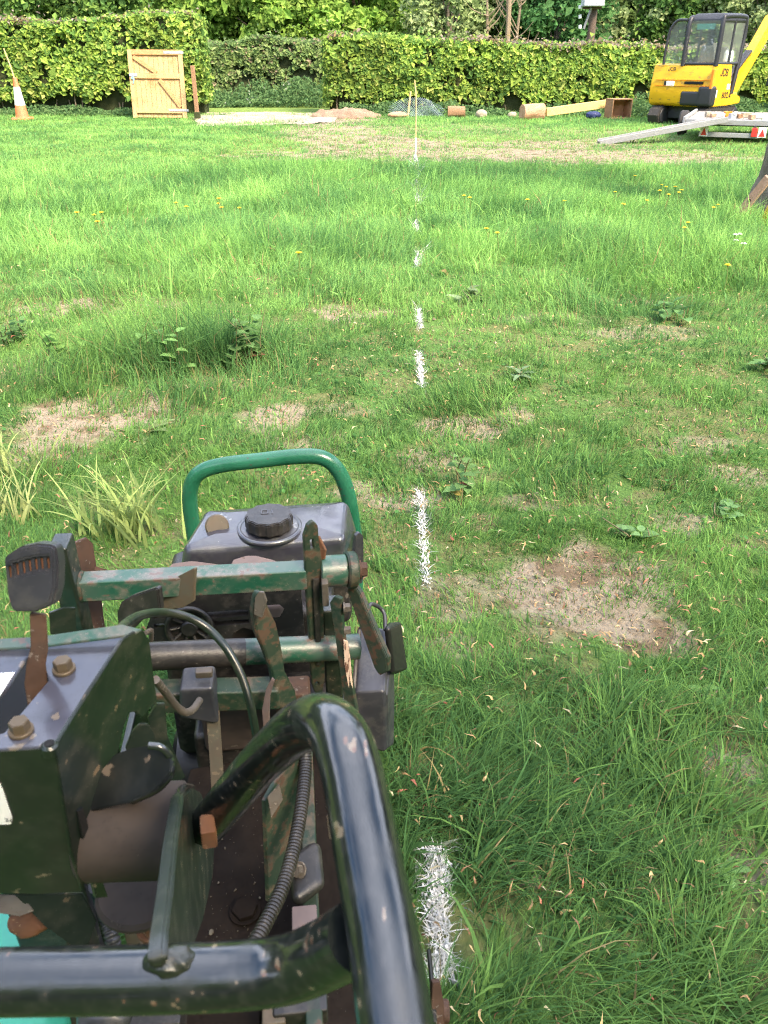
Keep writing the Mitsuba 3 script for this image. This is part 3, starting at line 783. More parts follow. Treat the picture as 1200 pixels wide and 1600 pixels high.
    for k in range(int(Lr * 3)):
        s = rng.uniform(0, Lr); b = a + d * s + o * rng.uniform(0.02, 0.3)
        st.append(tube([[b[0], b[1], -0.03], [b[0] + rng.normal(0, .05), b[1] + .03, 0.35], [b[0] + rng.normal(0, .12), b[1] + .1, 0.8]], [0.022, 0.018, 0.01], 5, 3))
    part(key, 'stems', cat(*st), 'grey_twig', smooth=60, kind='stuff')
    return key


LIME = [(0.29, 0.42, 0.085), (0.21, 0.34, 0.08), (0.10, 0.20, 0.055), (0.40, 0.47, 0.14)]


def xs(px, Y):
    return (px - 600) / FOC * (Y * CP + CAM_H * SP)


# left hedge, with the overgrown end that arches over the gate
yl = 26.9
xa, xb = xs(-70, yl), xs(318, yl)
hl = xb - xa
hedge('hedge', 'tall bright green hedge at the left, behind the wooden gate and the traffic cone', xa, yl - 0.3, xb, yl, 1.3,
      lambda s: 2.36 + 0.05 * np.sin(s * 1.3) + 0.14 * np.clip((s - hl + 2.0) / 0.5, 0, 1), 51, LIME, (4, 4, 3, 1.2), dens=760,
      gaps=[(xs(110, yl) - xa, 0.35, 0.45), (xs(92, yl) - xa, 0.3, 0.35), (xs(185, yl) - xa, 0.4, 0.5)])
yr = 27.0
xc, xd = xs(515, yr), xs(1330, yr)
hedge('hedge', 'long bright green hedge running right from the gap, behind the cane and the excavator', xc, yr, xd, yr + 0.4, 1.4,
      lambda s: 1.97 - 0.028 * s + 0.04 * np.sin(s * 1.7), 52, LIME, (4, 4, 3, 1), dens=760,
      gaps=[(0.3, 0.25, 0.5), (0.75, 0.2, 0.4), (xs(800, yr) - xc, 0.35, 0.4), (xs(1000, yr) - xc, 0.6, 0.45), (xs(1165, yr) - xc, 0.4, 0.5)])
yb = 32.5
hedge('hedge', 'duller grey green hedge set back behind the gap, bare twigs showing', xs(250, yb), yb, xs(600, yb), yb, 1.3,
      lambda s: 1.93 + 0.07 * np.sin(s * 2.1), 53, [(0.175, 0.26, 0.09), (0.12, 0.20, 0.08), (0.22, 0.29, 0.13), (0.25, 0.21, 0.15)], (4, 3, 2, .7), dens=760, size=0.14,
      gaps=[(xs(390, yb) - xs(250, yb), 0.6, 0.7), (xs(475, yb) - xs(250, yb), 0.75, 0.8), (xs(450, yb) - xs(250, yb), 1.3, 0.4)])

# weeds at the foot of the hedges
def weed_bank(name, label, x0, x1, y0, y1, hmax, n, seed, cols, wts, flowers=0):
    rng = np.random.default_rng(seed)
    x = rng.uniform(x0, x1, n); y = rng.uniform(y0, y1, n)
    hh = hmax * np.clip(meshkit.fbm(np.stack([x * 1.3, y * 0.8, 0 * x], -1), 3, seed) * 1.7 - 0.2, 0.1, 1) * np.clip((y - y0) / (y1 - y0) * 1.6 + 0.3, 0, 1)
    z = rng.random(n) ** 0.7 * hh
    c = palette(n, cols, wts, rng)
    if flowers:
        k = (rng.random(n) < flowers) & (z > hh * 0.8)
        c[k] = (0.62, 0.64, 0.55)
    v, f, cc = leaves(np.stack([x, y, z], -1), np.tile([0, -0.4, 0.8], (n, 1)), 0.10, c, rng, aspect=0.5)
    whole(name, (v, f), 'leaf_mat', label, 'weeds', color=cc, smooth=False, kind='stuff')


GREYG = [(0.12, 0.22, 0.085), (0.17, 0.28, 0.11), (0.085, 0.17, 0.07)]
weed_bank('weeds', 'bank of nettles and cow parsley in the gap in the hedge', xs(318, 31), xs(525, 31), 30.3, 32.6, 0.95, 7000, 71, GREYG, (3, 3, 2), 0.02)
weed_bank('weeds', 'low nettles and weeds along the foot of the right hedge', xs(530, 26.4), xs(1200, 26.4), 25.9, 27.0, 0.40, 7000, 72, GREYG, (3, 3, 2))
weed_bank('weeds', 'low weeds along the foot of the left hedge', xs(-40, 26), xs(205, 26), 26.0, 26.9, 0.30, 2600, 73, GREYG, (3, 3, 2))
weed_bank('weeds', 'nettle bank behind the excavator and trailer', xs(985, 25.5), xs(1220, 25.5), 24.6, 26.6, 0.62, 3600, 74, GREYG, (3, 3, 2))

# bare earth track through the gap
pts = np.array([G(312, 184), G(318, 197), G(420, 197), G(515, 191), G(522, 183), G(500, 176.5), G(315, 176.5)])
poly = Polygon(pts[:, :2]).buffer(0.4).buffer(-0.2)
gxx, gyy = np.meshgrid(np.linspace(-7.5, -0.5, 90), np.linspace(22, 30.5, 70), indexing='ij')
from shapely import contains_xy
inn = contains_xy(poly, gxx, gyy)
zz = hgt(gxx, gyy) + 0.012 + 0.10 * np.clip(meshkit.fbm(np.stack([gxx * 1.2, gyy * 1.2, 0 * gxx], -1), 3, 9) - 0.45, 0, 1)
iv = np.stack([gxx, gyy, zz], -1).reshape(-1, 3)
i, j = np.meshgrid(np.arange(89), np.arange(69), indexing='ij')
q = np.stack([i * 70 + j, (i + 1) * 70 + j, (i + 1) * 70 + j + 1, i * 70 + j + 1], -1).reshape(-1, 4)
q = q[inn.ravel()[q].all(1)]
tex('pale_earth', lambda p, n, uv: mix((0.175, 0.138, 0.106), (0.26, 0.215, 0.172), fbm(p.x * 3, p.y * 3, 0, 4)), rough=0.95)
whole('path', (iv, q), 'pale_earth', 'pale bare earth track through the gap in the hedge', 'path', kind='structure', smooth=True)
tex('brown_earth', lambda p, n, uv: mix((0.17, 0.115, 0.075), (0.26, 0.18, 0.125), fbm(p.x * 6, p.y * 6, p.z * 6, 4)), rough=0.95)
mnd = trimesh.creation.icosphere(4, 1.0)
mnd.vertices *= [1.0, 0.7, 0.2]
lump(mnd, 0.13, 4.5, 3)
mnd.apply_translation(list(U(540, 187, Y=25.6)[:2]) + [-0.01])
whole('earth_mound', mnd, 'brown_earth', 'low mound of brown dug earth at the right side of the gap', 'mound')

# ------------------------------------------------------------------ trees beyond the hedge
def tree(name, label, x, y, h, r, cz, n, size, cols, wts, seed, trunk=0.16, cl=60, clr=0.55, bark='bark', group=None, ez=None, fill=1.0):
    rng = np.random.default_rng(seed)
    key = thing(name, label, 'tree', group)
    base = np.array([x, y, -0.05])
    tk = [tube([base, base + [rng.normal(0, .1), 0, h * 0.3], base + [rng.normal(0, .2), 0, h * 0.6], base + [rng.normal(0, .3), 0, h * 0.9]], [trunk, trunk * .8, trunk * .5, trunk * .15], 8, 4)]
    ez = ez or (h - cz)
    dirs = rng.normal(0, 1, (cl, 3)); dirs /= np.linalg.norm(dirs, axis=1, keepdims=True)
    rad = rng.uniform(0.45, 1.0, cl) ** 0.6
    cen = base + [0, 0, cz] + dirs * rad[:, None] * [r, r * 0.85, ez]
    cen[:, 2] = np.maximum(cen[:, 2], 0.5)
    for c in cen[: min(cl, 16)]:
        s = base + [0, 0, np.clip(c[2] * 0.55, 0.6, h * 0.6)]
        mid = (s + c) / 2 + [0, 0, 0.15]
        tk.append(tube([s, mid, c], [trunk * 0.3, trunk * 0.2, trunk * 0.06], 5, 3))
    part(key, 'trunk', cat(*tk), bark, smooth=50)
    idx = rng.integers(0, cl, n)
    off = rng.normal(0, 1, (n, 3)); off /= np.linalg.norm(off, axis=1, keepdims=True)
    rr = rng.random(n) ** 0.45 * clr * (0.6 + 0.8 * rng.random(cl))[idx]
    pos = cen[idx] + off * rr[:, None] * [1.15, 1.0, 0.7]
    pos[:, 2] = np.maximum(pos[:, 2], 0.1)
    c = palette(n, cols, wts, rng) * (0.72 + 0.56 * rng.random(cl))[idx][:, None]
    nr = off * 0.7 + np.array([0, -0.25, 0.6])
    v, f, cc = leaves(pos, nr, size, np.clip(c, 0, 0.7), rng, aspect=0.7)
    part(key, 'crown', (v, f), 'leaf_mat', smooth=False, color=cc, kind='stuff')


BR = [(0.24, 0.39, 0.07), (0.18, 0.32, 0.06), (0.31, 0.45, 0.10)]
MD = [(0.12, 0.22, 0.05), (0.08, 0.16, 0.045), (0.17, 0.28, 0.065)]
DK = [(0.11, 0.18, 0.06), (0.15, 0.23, 0.08), (0.19, 0.27, 0.10)]
PL = [(0.30, 0.38, 0.16), (0.24, 0.32, 0.13), (0.36, 0.43, 0.21)]
tl = [  # px, Y, height, radius, crown centre, leaves, leaf size, colours, label
    (430, 38, 7.0, 3.0, 3.9, 15000, 0.24, BR, 'bright green broadleaf tree standing behind the gap in the hedge, left of the pair'),
    (560, 41, 7.5, 3.0, 3.9, 15000, 0.24, BR, 'bright green broadleaf tree behind the left end of the long hedge'),
    (340, 39, 6.5, 2.4, 3.6, 9000, 0.22, BR, 'bright green broadleaf tree rising just right of the wooden gate'),
    (150, 37, 6.5, 2.6, 3.5, 10000, 0.22, MD, 'mid green tree behind the left hedge, between the cone and the gate'),
    (215, 41, 7.0, 2.5, 3.8, 9000, 0.22, BR, 'light green tree over the left hedge, above the wooden gate'),
    (20, 39, 7.0, 2.8, 3.6, 9000, 0.22, MD, 'mid green tree behind the hedge at the far left, above the cone'),
    (700, 37, 6.0, 1.6, 3.4, 9000, 0.17, PL, 'pale feathery green tree rising over the hedge right of the cane'),
    (860, 38, 6.5, 2.0, 3.2, 8000, 0.22, [(0.08, 0.20, 0.065), (0.11, 0.23, 0.08), (0.06, 0.15, 0.05)], 'fresh green tree just left of the utility pole'),
    (980, 42, 7.5, 2.6, 3.8, 10000, 0.22, PL, 'pale green tree just right of the utility pole'),
    (1090, 41, 7.5, 2.8, 3.8, 11000, 0.22, MD, 'mid green tree behind the excavator cab'),
    (1180, 39, 7.0, 2.6, 3.6, 11000, 0.20, PL, 'pale yellowish green tree behind the excavator boom'),
    (1290, 41, 7.5, 2.8, 3.8, 9000, 0.22, PL, 'pale green tree at the far right beyond the boom'),
]
for k, (px, Y, h, r, cz, n, sz, cols, lab) in enumerate(tl):
    tree('broadleaf_tree', lab, xs(px, Y), Y, h, r, 2.9, int(n * 1.35), sz, cols, (3, 3, 2), 300 + k, cl=100, trunk=0.11, clr=0.62 if cols is not PL else 0.5, ez=2.6)
ORD = ['first', 'second', 'third', 'fourth', 'fifth', 'sixth', 'seventh', 'eighth', 'ninth', 'tenth', 'eleventh']
for k, (px, Y) in enumerate([(-60, 47), (90, 48), (250, 49), (470, 50), (640, 46), (760, 49), (840, 46), (930, 50), (1040, 49), (1150, 50), (1270, 49)]):
    tree('dark_tree', f'dark green tree in the back row, {ORD[k]} from the left', xs(px, Y), Y, 9.5, 3.4, 3.6, 6500, 0.42, DK, (3, 3, 1), 400 + k, trunk=0.25, cl=50, clr=1.25, ez=3.4, group='dark trees in the back row')
# far wood closing the view
rng = np.random.default_rng(88)
n = 30000
x = rng.uniform(-42, 48, n); y = rng.uniform(54, 60, n); z = rng.uniform(0, 1, n) ** 0.9 * (9 + 3 * meshkit.fbm(np.stack([x * .2, 0 * x, 0 * x], -1), 2, 3))
v, f, c = leaves(np.stack([x, y, z], -1), np.tile([0, -0.8, 0.6], (n, 1)), 0.9, palette(n, DK, (3, 3, 2), rng), rng, aspect=0.8)
whole('far_wood', (v, f), 'leaf_mat', 'dark far wood closing the view behind the trees', 'wood', color=c, smooth=False, kind='stuff')

# bare twiggy tree
rng = np.random.default_rng(31)
bt = thing('bare_tree', 'leafless pale twiggy tree above the hedge, left of the utility pole', 'tree')
bx = np.array([xs(785, 36), 36.0, 0.0])
part(bt, 'trunk', cat(tube([bx, bx + [0.05, 0, 2], bx + [0.02, 0, 4.5], bx + [0.2, 0, 7]], [0.12, 0.10, 0.07, 0.02], 7, 4), tube([bx + [0.35, .2, 0], bx + [0.42, .2, 2], bx + [.6, .2, 5.5]], [0.07, 0.06, 0.02], 6, 4), tube([bx + [-0.75, .2, 0], bx + [-.7, .2, 2], bx + [-.95, .2, 5.5]], [0.07, 0.06, 0.02], 6, 4)), 'grey_twig', smooth=50)
tw = []
for k in range(46):
    s = bx + [rng.choice([0.03, 0.42, -0.72]), 0.1, rng.uniform(1.0, 4.5)]
    sg = rng.choice([-1, 1])
    e = s + [sg * rng.uniform(0.3, 1.0), rng.normal(0, .4), rng.uniform(0.4, 1.4)]
    tw.append(tube([s, (s + e) / 2 + [sg * 0.1, 0, -0.05], e], [0.028, 0.018, 0.006], 4, 3))
part(bt, 'twigs', cat(*tw), 'grey_twig', smooth=60, kind='stuff')

# utility pole with transformer box
plain('pole_wood', (0.10, 0.072, 0.055), 0.85)
plain('grey_metal_box', (0.34, 0.37, 0.40), 0.5)
plain('white_ceramic', (0.7, 0.7, 0.68), 0.4)
plain('galvanised', (0.29, 0.30, 0.31), 0.5, 0.2)
up = thing('utility_pole', 'dark wooden utility pole with a grey transformer box near the frame top', 'utility pole')
Yp = 34.0
pb = np.array([xs(912, Yp), Yp, 0])
part(up, 'pole', cyl(pb, pb + [0.02, 0, 8.0], 0.15, 16, 0.01, 0.11), 'pole_wood')
bx0 = U(928, -12, Y=Yp - 0.3)
bxp = part(up, 'transformer_box', rbox(bx0, (0.72, 0.55, 0.85), b=0.03), 'grey_metal_box')
part(up, 'bracket', tube([U(912, 45, Y=Yp - 0.15), U(924, 12, Y=Yp - 0.3)], 0.04, 8, curve=False), 'galvanised')
part(up, 'bracket', tube([U(910, 12, Y=Yp - 0.2), U(940, 12, Y=Yp - 0.3)], 0.05, 8, curve=False), 'pole_wood')
for py in (14, 29, 45):
    part(up, 'insulator', cyl(U(906.5, py, Y=Yp - 0.2), U(906.5, py - 6, Y=Yp - 0.2), 0.06, 12, 0.01), 'white_ceramic')

# ------------------------------------------------------------------ gate, post, cone, cane
tex('new_wood', lambda p, n, uv: mix(mix((0.40, 0.24, 0.10), (0.53, 0.345, 0.17), fbm(p.x * 38, p.y * 38, p.z * 3.5, 3)), (0.36, 0.17, 0.06), 0.6 * sstep(0.55, 0.75, fbm(p.x * 3 + 7, p.y * 3, p.z * 2.2, 3))), rough=0.7)
tex('orange_wood', lambda p, n, uv: mix((0.38, 0.19, 0.075), (0.48, 0.27, 0.11), fbm(p.x * 14, p.y * 14, p.z * 14, 3)), rough=0.7)
gk = thing('wooden_gate', 'new light wooden ledged gate with diagonal brace, leaning on the left hedge', 'gate')
Yg0 = 24.9
BL, BR_, TL = U(209, 183.5, Y=Yg0), U(293, 184.5, Y=Yg0), U(199, 77, Y=Yg0 + 0.42)
gxv = BR_ - BL; GW = np.linalg.norm(gxv); gxv /= GW
gzv = TL - BL; gzv -= gxv * (gzv @ gxv) * 0.0; GH = np.linalg.norm(gzv); gzv /= GH
gnv = norm(np.cross(gxv, gzv)); gnv = gnv if gnv[1] < 0 else -gnv
GA = np.stack([gxv, gzv, gnv], 1)
BL = BL + np.array([0, 0, 0.02 - BL[2]])
def gp(x, z, d):
    return BL + gxv * x + gzv * z + gnv * d
def gbox(x0, x1, z0, z1, d0, d1, b=0.004):
    return rbox(gp((x0 + x1) / 2, (z0 + z1) / 2, (d0 + d1) / 2), (x1 - x0, z1 - z0, d1 - d0), GA, b, 6)
nbd = 11
bwid = (GW - 0.02) / nbd
for k in range(nbd):
    part(gk, 'board', gbox(0.01 + k * bwid + 0.003, 0.01 + (k + 1) * bwid - 0.003, 0.02, GH - 0.05, -0.012 - 0.003 * (k % 2), 0.010 - 0.003 * (k % 3)), 'new_wood')
st = 0.115
part(gk, 'stile', gbox(0, st, 0, GH - 0.002, 0.012, 0.060), 'new_wood'); part(gk, 'stile', gbox(GW - st, GW, 0, GH - 0.002, 0.012, 0.060), 'new_wood')
for z0 in (0.12, 0.98, GH - 0.125):
    part(gk, 'rail', gbox(st + 0.002, GW - st - 0.002, z0, z0 + 0.125, 0.012, 0.062), 'orange_wood' if z0 > 1.5 else 'new_wood')
def brace(x0, z0, x1, z1):
    a, b = gp(x0, z0, 0.036), gp(x1, z1, 0.036)
    ax = norm(b - a)
    return rbox((a + b) / 2, (np.linalg.norm(b - a), 0.10, 0.046), np.stack([ax, np.cross(gnv, ax), gnv], 1), 0.004, 6)
part(gk, 'brace', brace(st + 0.03, GH - 0.17, 0.74, 1.13), 'orange_wood'); part(gk, 'brace', brace(0.80, 0.955, GW - st - 0.03, 0.28), 'orange_wood')
part(gk, 'hinge', gbox(GW - 0.50, GW + 0.04, GH - 0.10, GH - 0.035, 0.066, 0.074), 'galvanised')
part(gk, 'hinge', gbox(GW - 0.48, GW + 0.06, 0.165, 0.225, 0.066, 0.074), 'galvanised')
part(gk, 'latch', gbox(0.0, 0.22, 1.02, 1.10, 0.066, 0.080), 'galvanised')
plain('blue_rope', (0.20, 0.42, 0.62), 0.8)
bl = cat(tube([gp(0.10, 1.02, 0.08), gp(0.12, 0.93, 0.10), gp(0.09, 0.84, 0.085)], 0.014, 6), tube([gp(0.12, 1.02, 0.08), gp(0.06, 0.97, 0.10), gp(0.14, 0.95, 0.09)], 0.014, 6))
part(gk, 'cord', bl, 'blue_rope', label='pale blue cord hanging from the latch')
plain('post_wood', (0.27, 0.155, 0.085), 0.85)
pp = G(309, 187)
pk = thing('fence_post', 'brown square wooden post standing at the right end of the left hedge', 'post')
part(pk, 'shaft', rbox(pp + [0, 0, 0.62], (0.10, 0.10, 1.34), b=0.008), 'post_wood')
part(pk, 'foot_collar', rbox(pp + [0, 0, 0.06], (0.15, 0.15, 0.26), b=0.01), 'twig_core')

ck = thing('traffic_cone', 'orange and white traffic cone on the grass at the far left', 'traffic cone')
cb = G(36, 188.5)
plain('cone_orange', (0.80, 0.20, 0.09), 0.5)
plain('cone_white', (0.80, 0.80, 0.80), 0.5)
part(ck, 'base', rbox(cb + [0, 0, 0.045], (0.44, 0.44, 0.07), b=0.02), 'cone_orange')
rad = lambda z: 0.165 - (z - 0.08) * 0.125
for nm, z0, z1, mt in (('skirt', 0.075, 0.37, 'cone_orange'), ('white_band', 0.37, 0.80, 'cone_white'), ('tip', 0.80, 1.02, 'cone_orange')):
    e = 0.004 if nm == 'white_band' else 0
    part(ck, nm, cyl(cb + [0, 0, z0], cb + [0, 0, z1], rad(z0) + e, 28, 0.003, rad(z1) + e), mt, smooth=40)
plain('cane_wood', (0.62, 0.45, 0.22), 0.7)
whole('cone_rod', tube([cb + [0, 0, 0.9], cb + [-0.06, 0, 1.3], cb + [-0.14, 0.0, 1.68]], [0.02, 0.018, 0.015], 8), 'cane_wood', 'thin tan rod sticking up out of the traffic cone', 'rod')

kk = thing('marker_cane', 'thin upright tan cane with a white painted lower half, ending the paint line', 'cane')
kb = G(649, 248)
zsp = U(649, 215, Y=kb[1])[2]
part(kk, 'shaft', tube([kb + [0, 0, zsp], kb + [-0.002, 0, 0.85], U(648, 126, Y=kb[1])], 0.011, 10), 'cane_wood')
part(kk, 'white_foot', tube([kb + [0, 0, -0.02], kb + [0.001, 0, zsp * .5], kb + [0, 0, zsp]], 0.0125, 10), 'cone_white')

# ------------------------------------------------------------------ things along the right hedge
tex('log_wood', lambda p, n, uv: mix((0.33, 0.18, 0.10), (0.50, 0.31, 0.20), fbm(p.x * 9, p.y * 9, p.z * 9, 4)), rough=0.9)
def rock(name, px, py, Y, size, mat, label, cat_, seed):
    m = trimesh.creation.icosphere(3, 1.0)
    m.vertices *= np.array(size) / 2
    lump(m, 0.16 * min(size), 3.0 / min(size) * 0.6, seed)
    c = U(px, py, Y=Y)
    m.apply_translation([c[0], c[1], max(c[2], size[2] * 0.40)])
    whole(name, m, mat, label, cat_)
def log(name, px, Y, r, L, yaw, mat, label, seed):
    m = cyl([-L / 2, 0, 0], [L / 2, 0, 0], r, 28, 0.01)
    m = m.subdivide()
    lump(m, r * 0.16, 3 / r * 0.4, seed)
    c, s = math.cos(yaw), math.sin(yaw)
    m.vertices = m.vertices @ np.array([[c, s, 0], [-s, c, 0], [0, 0, 1]]) + [xs(px, Y), Y, r * 0.92]
    whole(name, m, mat, label, 'log')
Yh = 25.3
log('log', 831, 24.6, 0.20, 0.62, 0.3, 'log_wood', 'short thick reddish log at the left end of the yellow plank', 1)
log('log', 713, 25.4, 0.15, 0.48, -0.1, 'post_wood', 'short grey brown log lying right of the cane', 2)
plain('pale_stone', (0.33, 0.28, 0.205), 0.9)
rock('stone', 752, 184, 25.2, (0.34, 0.3, 0.24), 'pale_stone', 'pale rough stone between the two logs', 'stone', 4)
rock('stone', 800, 184, 25.2, (0.24, 0.22, 0.18), 'pale_stone', 'smaller tan stone just left of the thick log', 'stone', 5)
rock('stone', 621, 183, 25.4, (0.55, 0.35, 0.16), 'log_wood', 'flat brown stone under the wire netting', 'stone', 6)
plain('yellow_timber', (0.66, 0.46, 0.17), 0.7)
a, b = U(853, 180, Y=24.8), U(948, 172, Y=25.3)
a[2], b[2] = 0.17, 0.36
ax = norm(b - a)
A = np.stack([ax, norm(np.cross([0, 0, 1], ax)), np.cross(ax, norm(np.cross([0, 0, 1], ax)))], 1)
whole('plank', rbox((a + b) / 2, (np.linalg.norm(b - a), 0.10, 0.20), A, 0.006), 'yellow_timber', 'long yellow timber plank lying from the log to the brown box', 'plank')
# brown open box lying on its side
bk = thing('wooden_box', 'brown open box on its side at the right end of the yellow plank', 'box')
bc = U(965, 178, Y=24.9); bc[2] = 0.25
yw = 0.25
Bx = np.array([[math.cos(yw), -math.sin(yw), 0], [math.sin(yw), math.cos(yw), 0], [0, 0, 1]])
for nm, c, s in (('side_panel', (-0.28, 0, 0), (0.03, 0.42, 0.50)), ('side_panel', (0.28, 0, 0), (0.03, 0.42, 0.50)), ('top_panel', (0, 0, 0.235), (0.53, 0.42, 0.03)), ('bottom_panel', (0, 0, -0.235), (0.53, 0.42, 0.03)), ('back_panel', (0, 0.195, 0), (0.53, 0.03, 0.44))):
    part(bk, nm, rbox(bc + Bx @ np.array(c), s, Bx, 0.004, 6), 'post_wood' if nm != 'back_panel' else 'log_wood')
plain('blue_sheet', (0.018, 0.03, 0.11), 0.6)
bs = trimesh.creation.icosphere(3, 1.0); bs.vertices *= [0.22, 0.12, 0.10]; lump(bs, 0.06, 8, 4)
bs.apply_translation(list(U(927, 183, Y=24.7)[:2]) + [0.10])
whole('blue_bag', bs, 'blue_sheet', 'crumpled dark blue bag under the yellow plank', 'bag')
# wire netting
plain('netting_wire', (0.30, 0.38, 0.45), 0.5, 0.3)
wn = []
x0n, x1n, yn = xs(606, 25.8), xs(694, 25.8), 25.8
rng = np.random.default_rng(12)
hz = lambda x: 0.48 * np.sin(np.pi * np.clip((x - x0n) / (x1n - x0n) * 0.8 + 0.12, 0, 1)) ** 0.7
for k in range(30):
    for sg in (-1, 1):
        xk = x0n + (x1n - x0n) * k / 29
        pts = [[xk + sg * q * 0.42, yn + 0.10 * math.sin(q * 3 + k * 0.4) - 0.12, 0.02 + q * hz(xk + sg * q * 0.42)] for q in np.linspace(0, 1, 5)]
        pts = [p for p in pts if x0n <= p[0] <= x1n]
        if len(pts) > 2:
            wn.append(tube(pts, 0.004, 4, 1, curve=False))
nk = thing('wire_netting', 'loose roll of grey blue wire netting lying against the hedge behind the cane', 'netting')
part(nk, 'wires', cat(*wn), 'netting_wire', smooth=60, kind='stuff')
part(nk, 'stake', tube([[xs(637, 25.7), 25.6, 0], [xs(641, 25.7), 25.6, 0.65]], 0.025, 8, curve=False), 'cane_wood')

# ------------------------------------------------------------------ excavator
tex('digger_yellow', lambda p, n, uv: mix(mix((0.78, 0.44, 0.010), (0.70, 0.38, 0.015), fbm(p.x * 5, p.y * 5, p.z * 5, 3)), (0.30, 0.17, 0.05), 0.7 * sstep(0.62, 0.78, fbm(p.x * 11 + 3, p.y * 11, p.z * 16, 4))), rough=0.4)
plain('digger_black', (0.022, 0.024, 0.030), 0.45)
plain('track_rubber', (0.030, 0.028, 0.026), 0.8)
plain('seat_grey', (0.16, 0.155, 0.15), 0.8)
plain('white_plastic', (0.82, 0.82, 0.80), 0.5)
plain('orange_trim', (0.75, 0.24, 0.02), 0.5)
plain('chrome_rod', (0.75, 0.75, 0.76), 0.2, 0.9)
plain('teal_strip', (0.05, 0.26, 0.22), 0.4)
scene['pane_glass'] = {'type': 'thindielectric', 'int_ior': 1.5, 'specular_transmittance': col((0.86, 0.93, 0.90))}
scene['pane_glass'] = {'type': 'blendbsdf', 'weight': 0.16, 'a': scene['pane_glass'], 'b': {'type': 'twosided', 'd': {'type': 'diffuse', 'reflectance': col((0.50, 0.56, 0.54))}}}
th = math.radians(46)
DF = np.array([math.cos(th), math.sin(th), 0]); DR = np.array([math.sin(th), -math.cos(th), 0]); DZ = np.array([0, 0, 1.0])
cr = np.array([xs(1102, 22.0), 22.0, 0])
DO = cr + DF * 0.80 - DR * 0.75
DA = np.stack([DF, DR, DZ], 1)


def dlr(f, r, z):
    return DO + DF * f + DR * r + DZ * z


def dl(f, r, z):
    z = z * 0.8 if z < 0.5 else 0.40 + (z - 0.5) * 1.02 if z < 1.42 else 1.34 + (z - 1.42) * 0.88
    return DO + DF * f + DR * r + DZ * z


def dbox(f0, f1, r0, r1, z0, z1, b=0.02):
    return rbox(dl((f0 + f1) / 2, (r0 + r1) / 2, (z0 + z1) / 2), (f1 - f0, r1 - r0, z1 - z0), DA, b, 8)


def dprofile(poly, r0, r1, b=0.02):
    """A side outline in (f, z) extruded across from r0 to r1."""
    m = extr(Polygon(poly), r1 - r0, b)
    v = m.vertices
    m.vertices = np.array([dl(a, r0 - c, b_) for a, b_, c in v])
    m.invert()
    return m


ex = thing('mini_excavator', 'yellow mini excavator with black cab frame standing behind the trailer', 'excavator')
for s in (-1, 1):
    k = part(ex, 'track', dprofile([(-.98, .26), (-.9, .06), (-.74, 0), (.74, 0), (.9, .06), (.98, .26), (.88, .44), (.74, .5), (-.74, .5), (-.88, .44)], s * 0.6 - .15, s * 0.6 + .15, 0.03), 'track_rubber')
    for f in (-.72, .72):
        part(k, 'wheel', cyl(dl(f, s * .6 + .155, .25), dl(f, s * .6 + .175, .25), 0.17, 20, 0.01), 'digger_black')
    lg = []
    for q in range(13):
        f = -.72 + q * .12
        lg += [dbox(f - .03, f + .03, s * .6 - .15, s * .6 + .15, .49, .515, .006)]
    part(k, 'lugs', cat(*lg), 'track_rubber', kind='stuff')
part(ex, 'undercarriage', dbox(-.5, .5, -.44, .44, .2, .5), 'digger_black')
part(ex, 'slew_ring', cyl(dl(0, 0, .46), dl(0, 0, .54), .42, 28, .01), 'digger_black')
by = part(ex, 'body', dprofile([(-.80, .60), (-.83, .88), (-.80, 1.05), (-.74, 1.37), (-.66, 1.43), (.12, 1.42), (.30, .78), (.90, .72), (.98, .64), (.92, .55), (.2, .52), (-.70, .52)], -.86, .75, .035), 'digger_yellow', smooth=45)
part(by, 'seam', dbox(-.845, -.82, -.72, .70, .955, .963, .002), 'orange_trim')
part(by, 'seam', dbox(-.835, -.80, -.72, .70, 1.085, 1.093, .002), 'orange_trim')
part(by, 'corner_strip', dbox(-.86, -.76, .70, .765, .90, 1.32, .01), 'orange_trim')
part(by, 'louvre', dbox(-.845, -.80, .05, .52, 1.00, 1.055, .005), 'dark_hole')
part(by, 'rear_label', dbox(-.843, -.80, -.42, -.22, .95, 1.06, .003), 'white_sticker')
part(by, 'rear_label', dbox(-.843, -.80, -.48, -.43, .95, 1.06, .003), 'ink')
part(by, 'side_label', dbox(-.68, -.48, .745, .756, .72, .88, .003), 'white_sticker')
part(by, 'side_label', dbox(.02, .18, .745, .756, .88, 1.00, .003), 'white_sticker')
part(ex, 'counterweight', cat(rhull([dl(-.80, .05, .60), dl(-.80, .05, .80), dl(-.80, .70, .60), dl(-.80, .70, .80), dl(-.6, .72, .60), dl(-.6, .72, .80)], .06, 12),
                              rhull([dl(-.80, .50, .60), dl(-.80, .50, .90), dl(-.79, .72, .60), dl(-.79, .72, .90), dl(-.66, .73, .60), dl(-.66, .73, .90)], .075, 12)), 'digger_black', smooth=50)


def dtext(s, f, z, h, r, mat, name):
    m = meshkit.text_mesh(s, h, 0.006, bold=True)
    v = m.vertices
    m.vertices = DO + np.outer(v[:, 0] + f, DF) + np.outer(v[:, 1] + z, DZ) + np.outer(v[:, 2] + r, DR)
    part(by, name, m, mat, smooth=False)


dtext('802.4', -.20, .60, .13, .752, 'ink', 'lettering')
dtext('JCB', -.48, 1.08, .16, .752, 'ink', 'lettering')
em = meshkit.text_mesh('JCB', .08, .006, bold=True)
v = em.vertices
em.vertices = DO + np.outer(v[:, 0] - .45, DR) + np.outer(v[:, 1] + 1.19, DZ) + np.outer(-v[:, 2] - .798, DF)
part(by, 'lettering', em, 'ink', smooth=False)
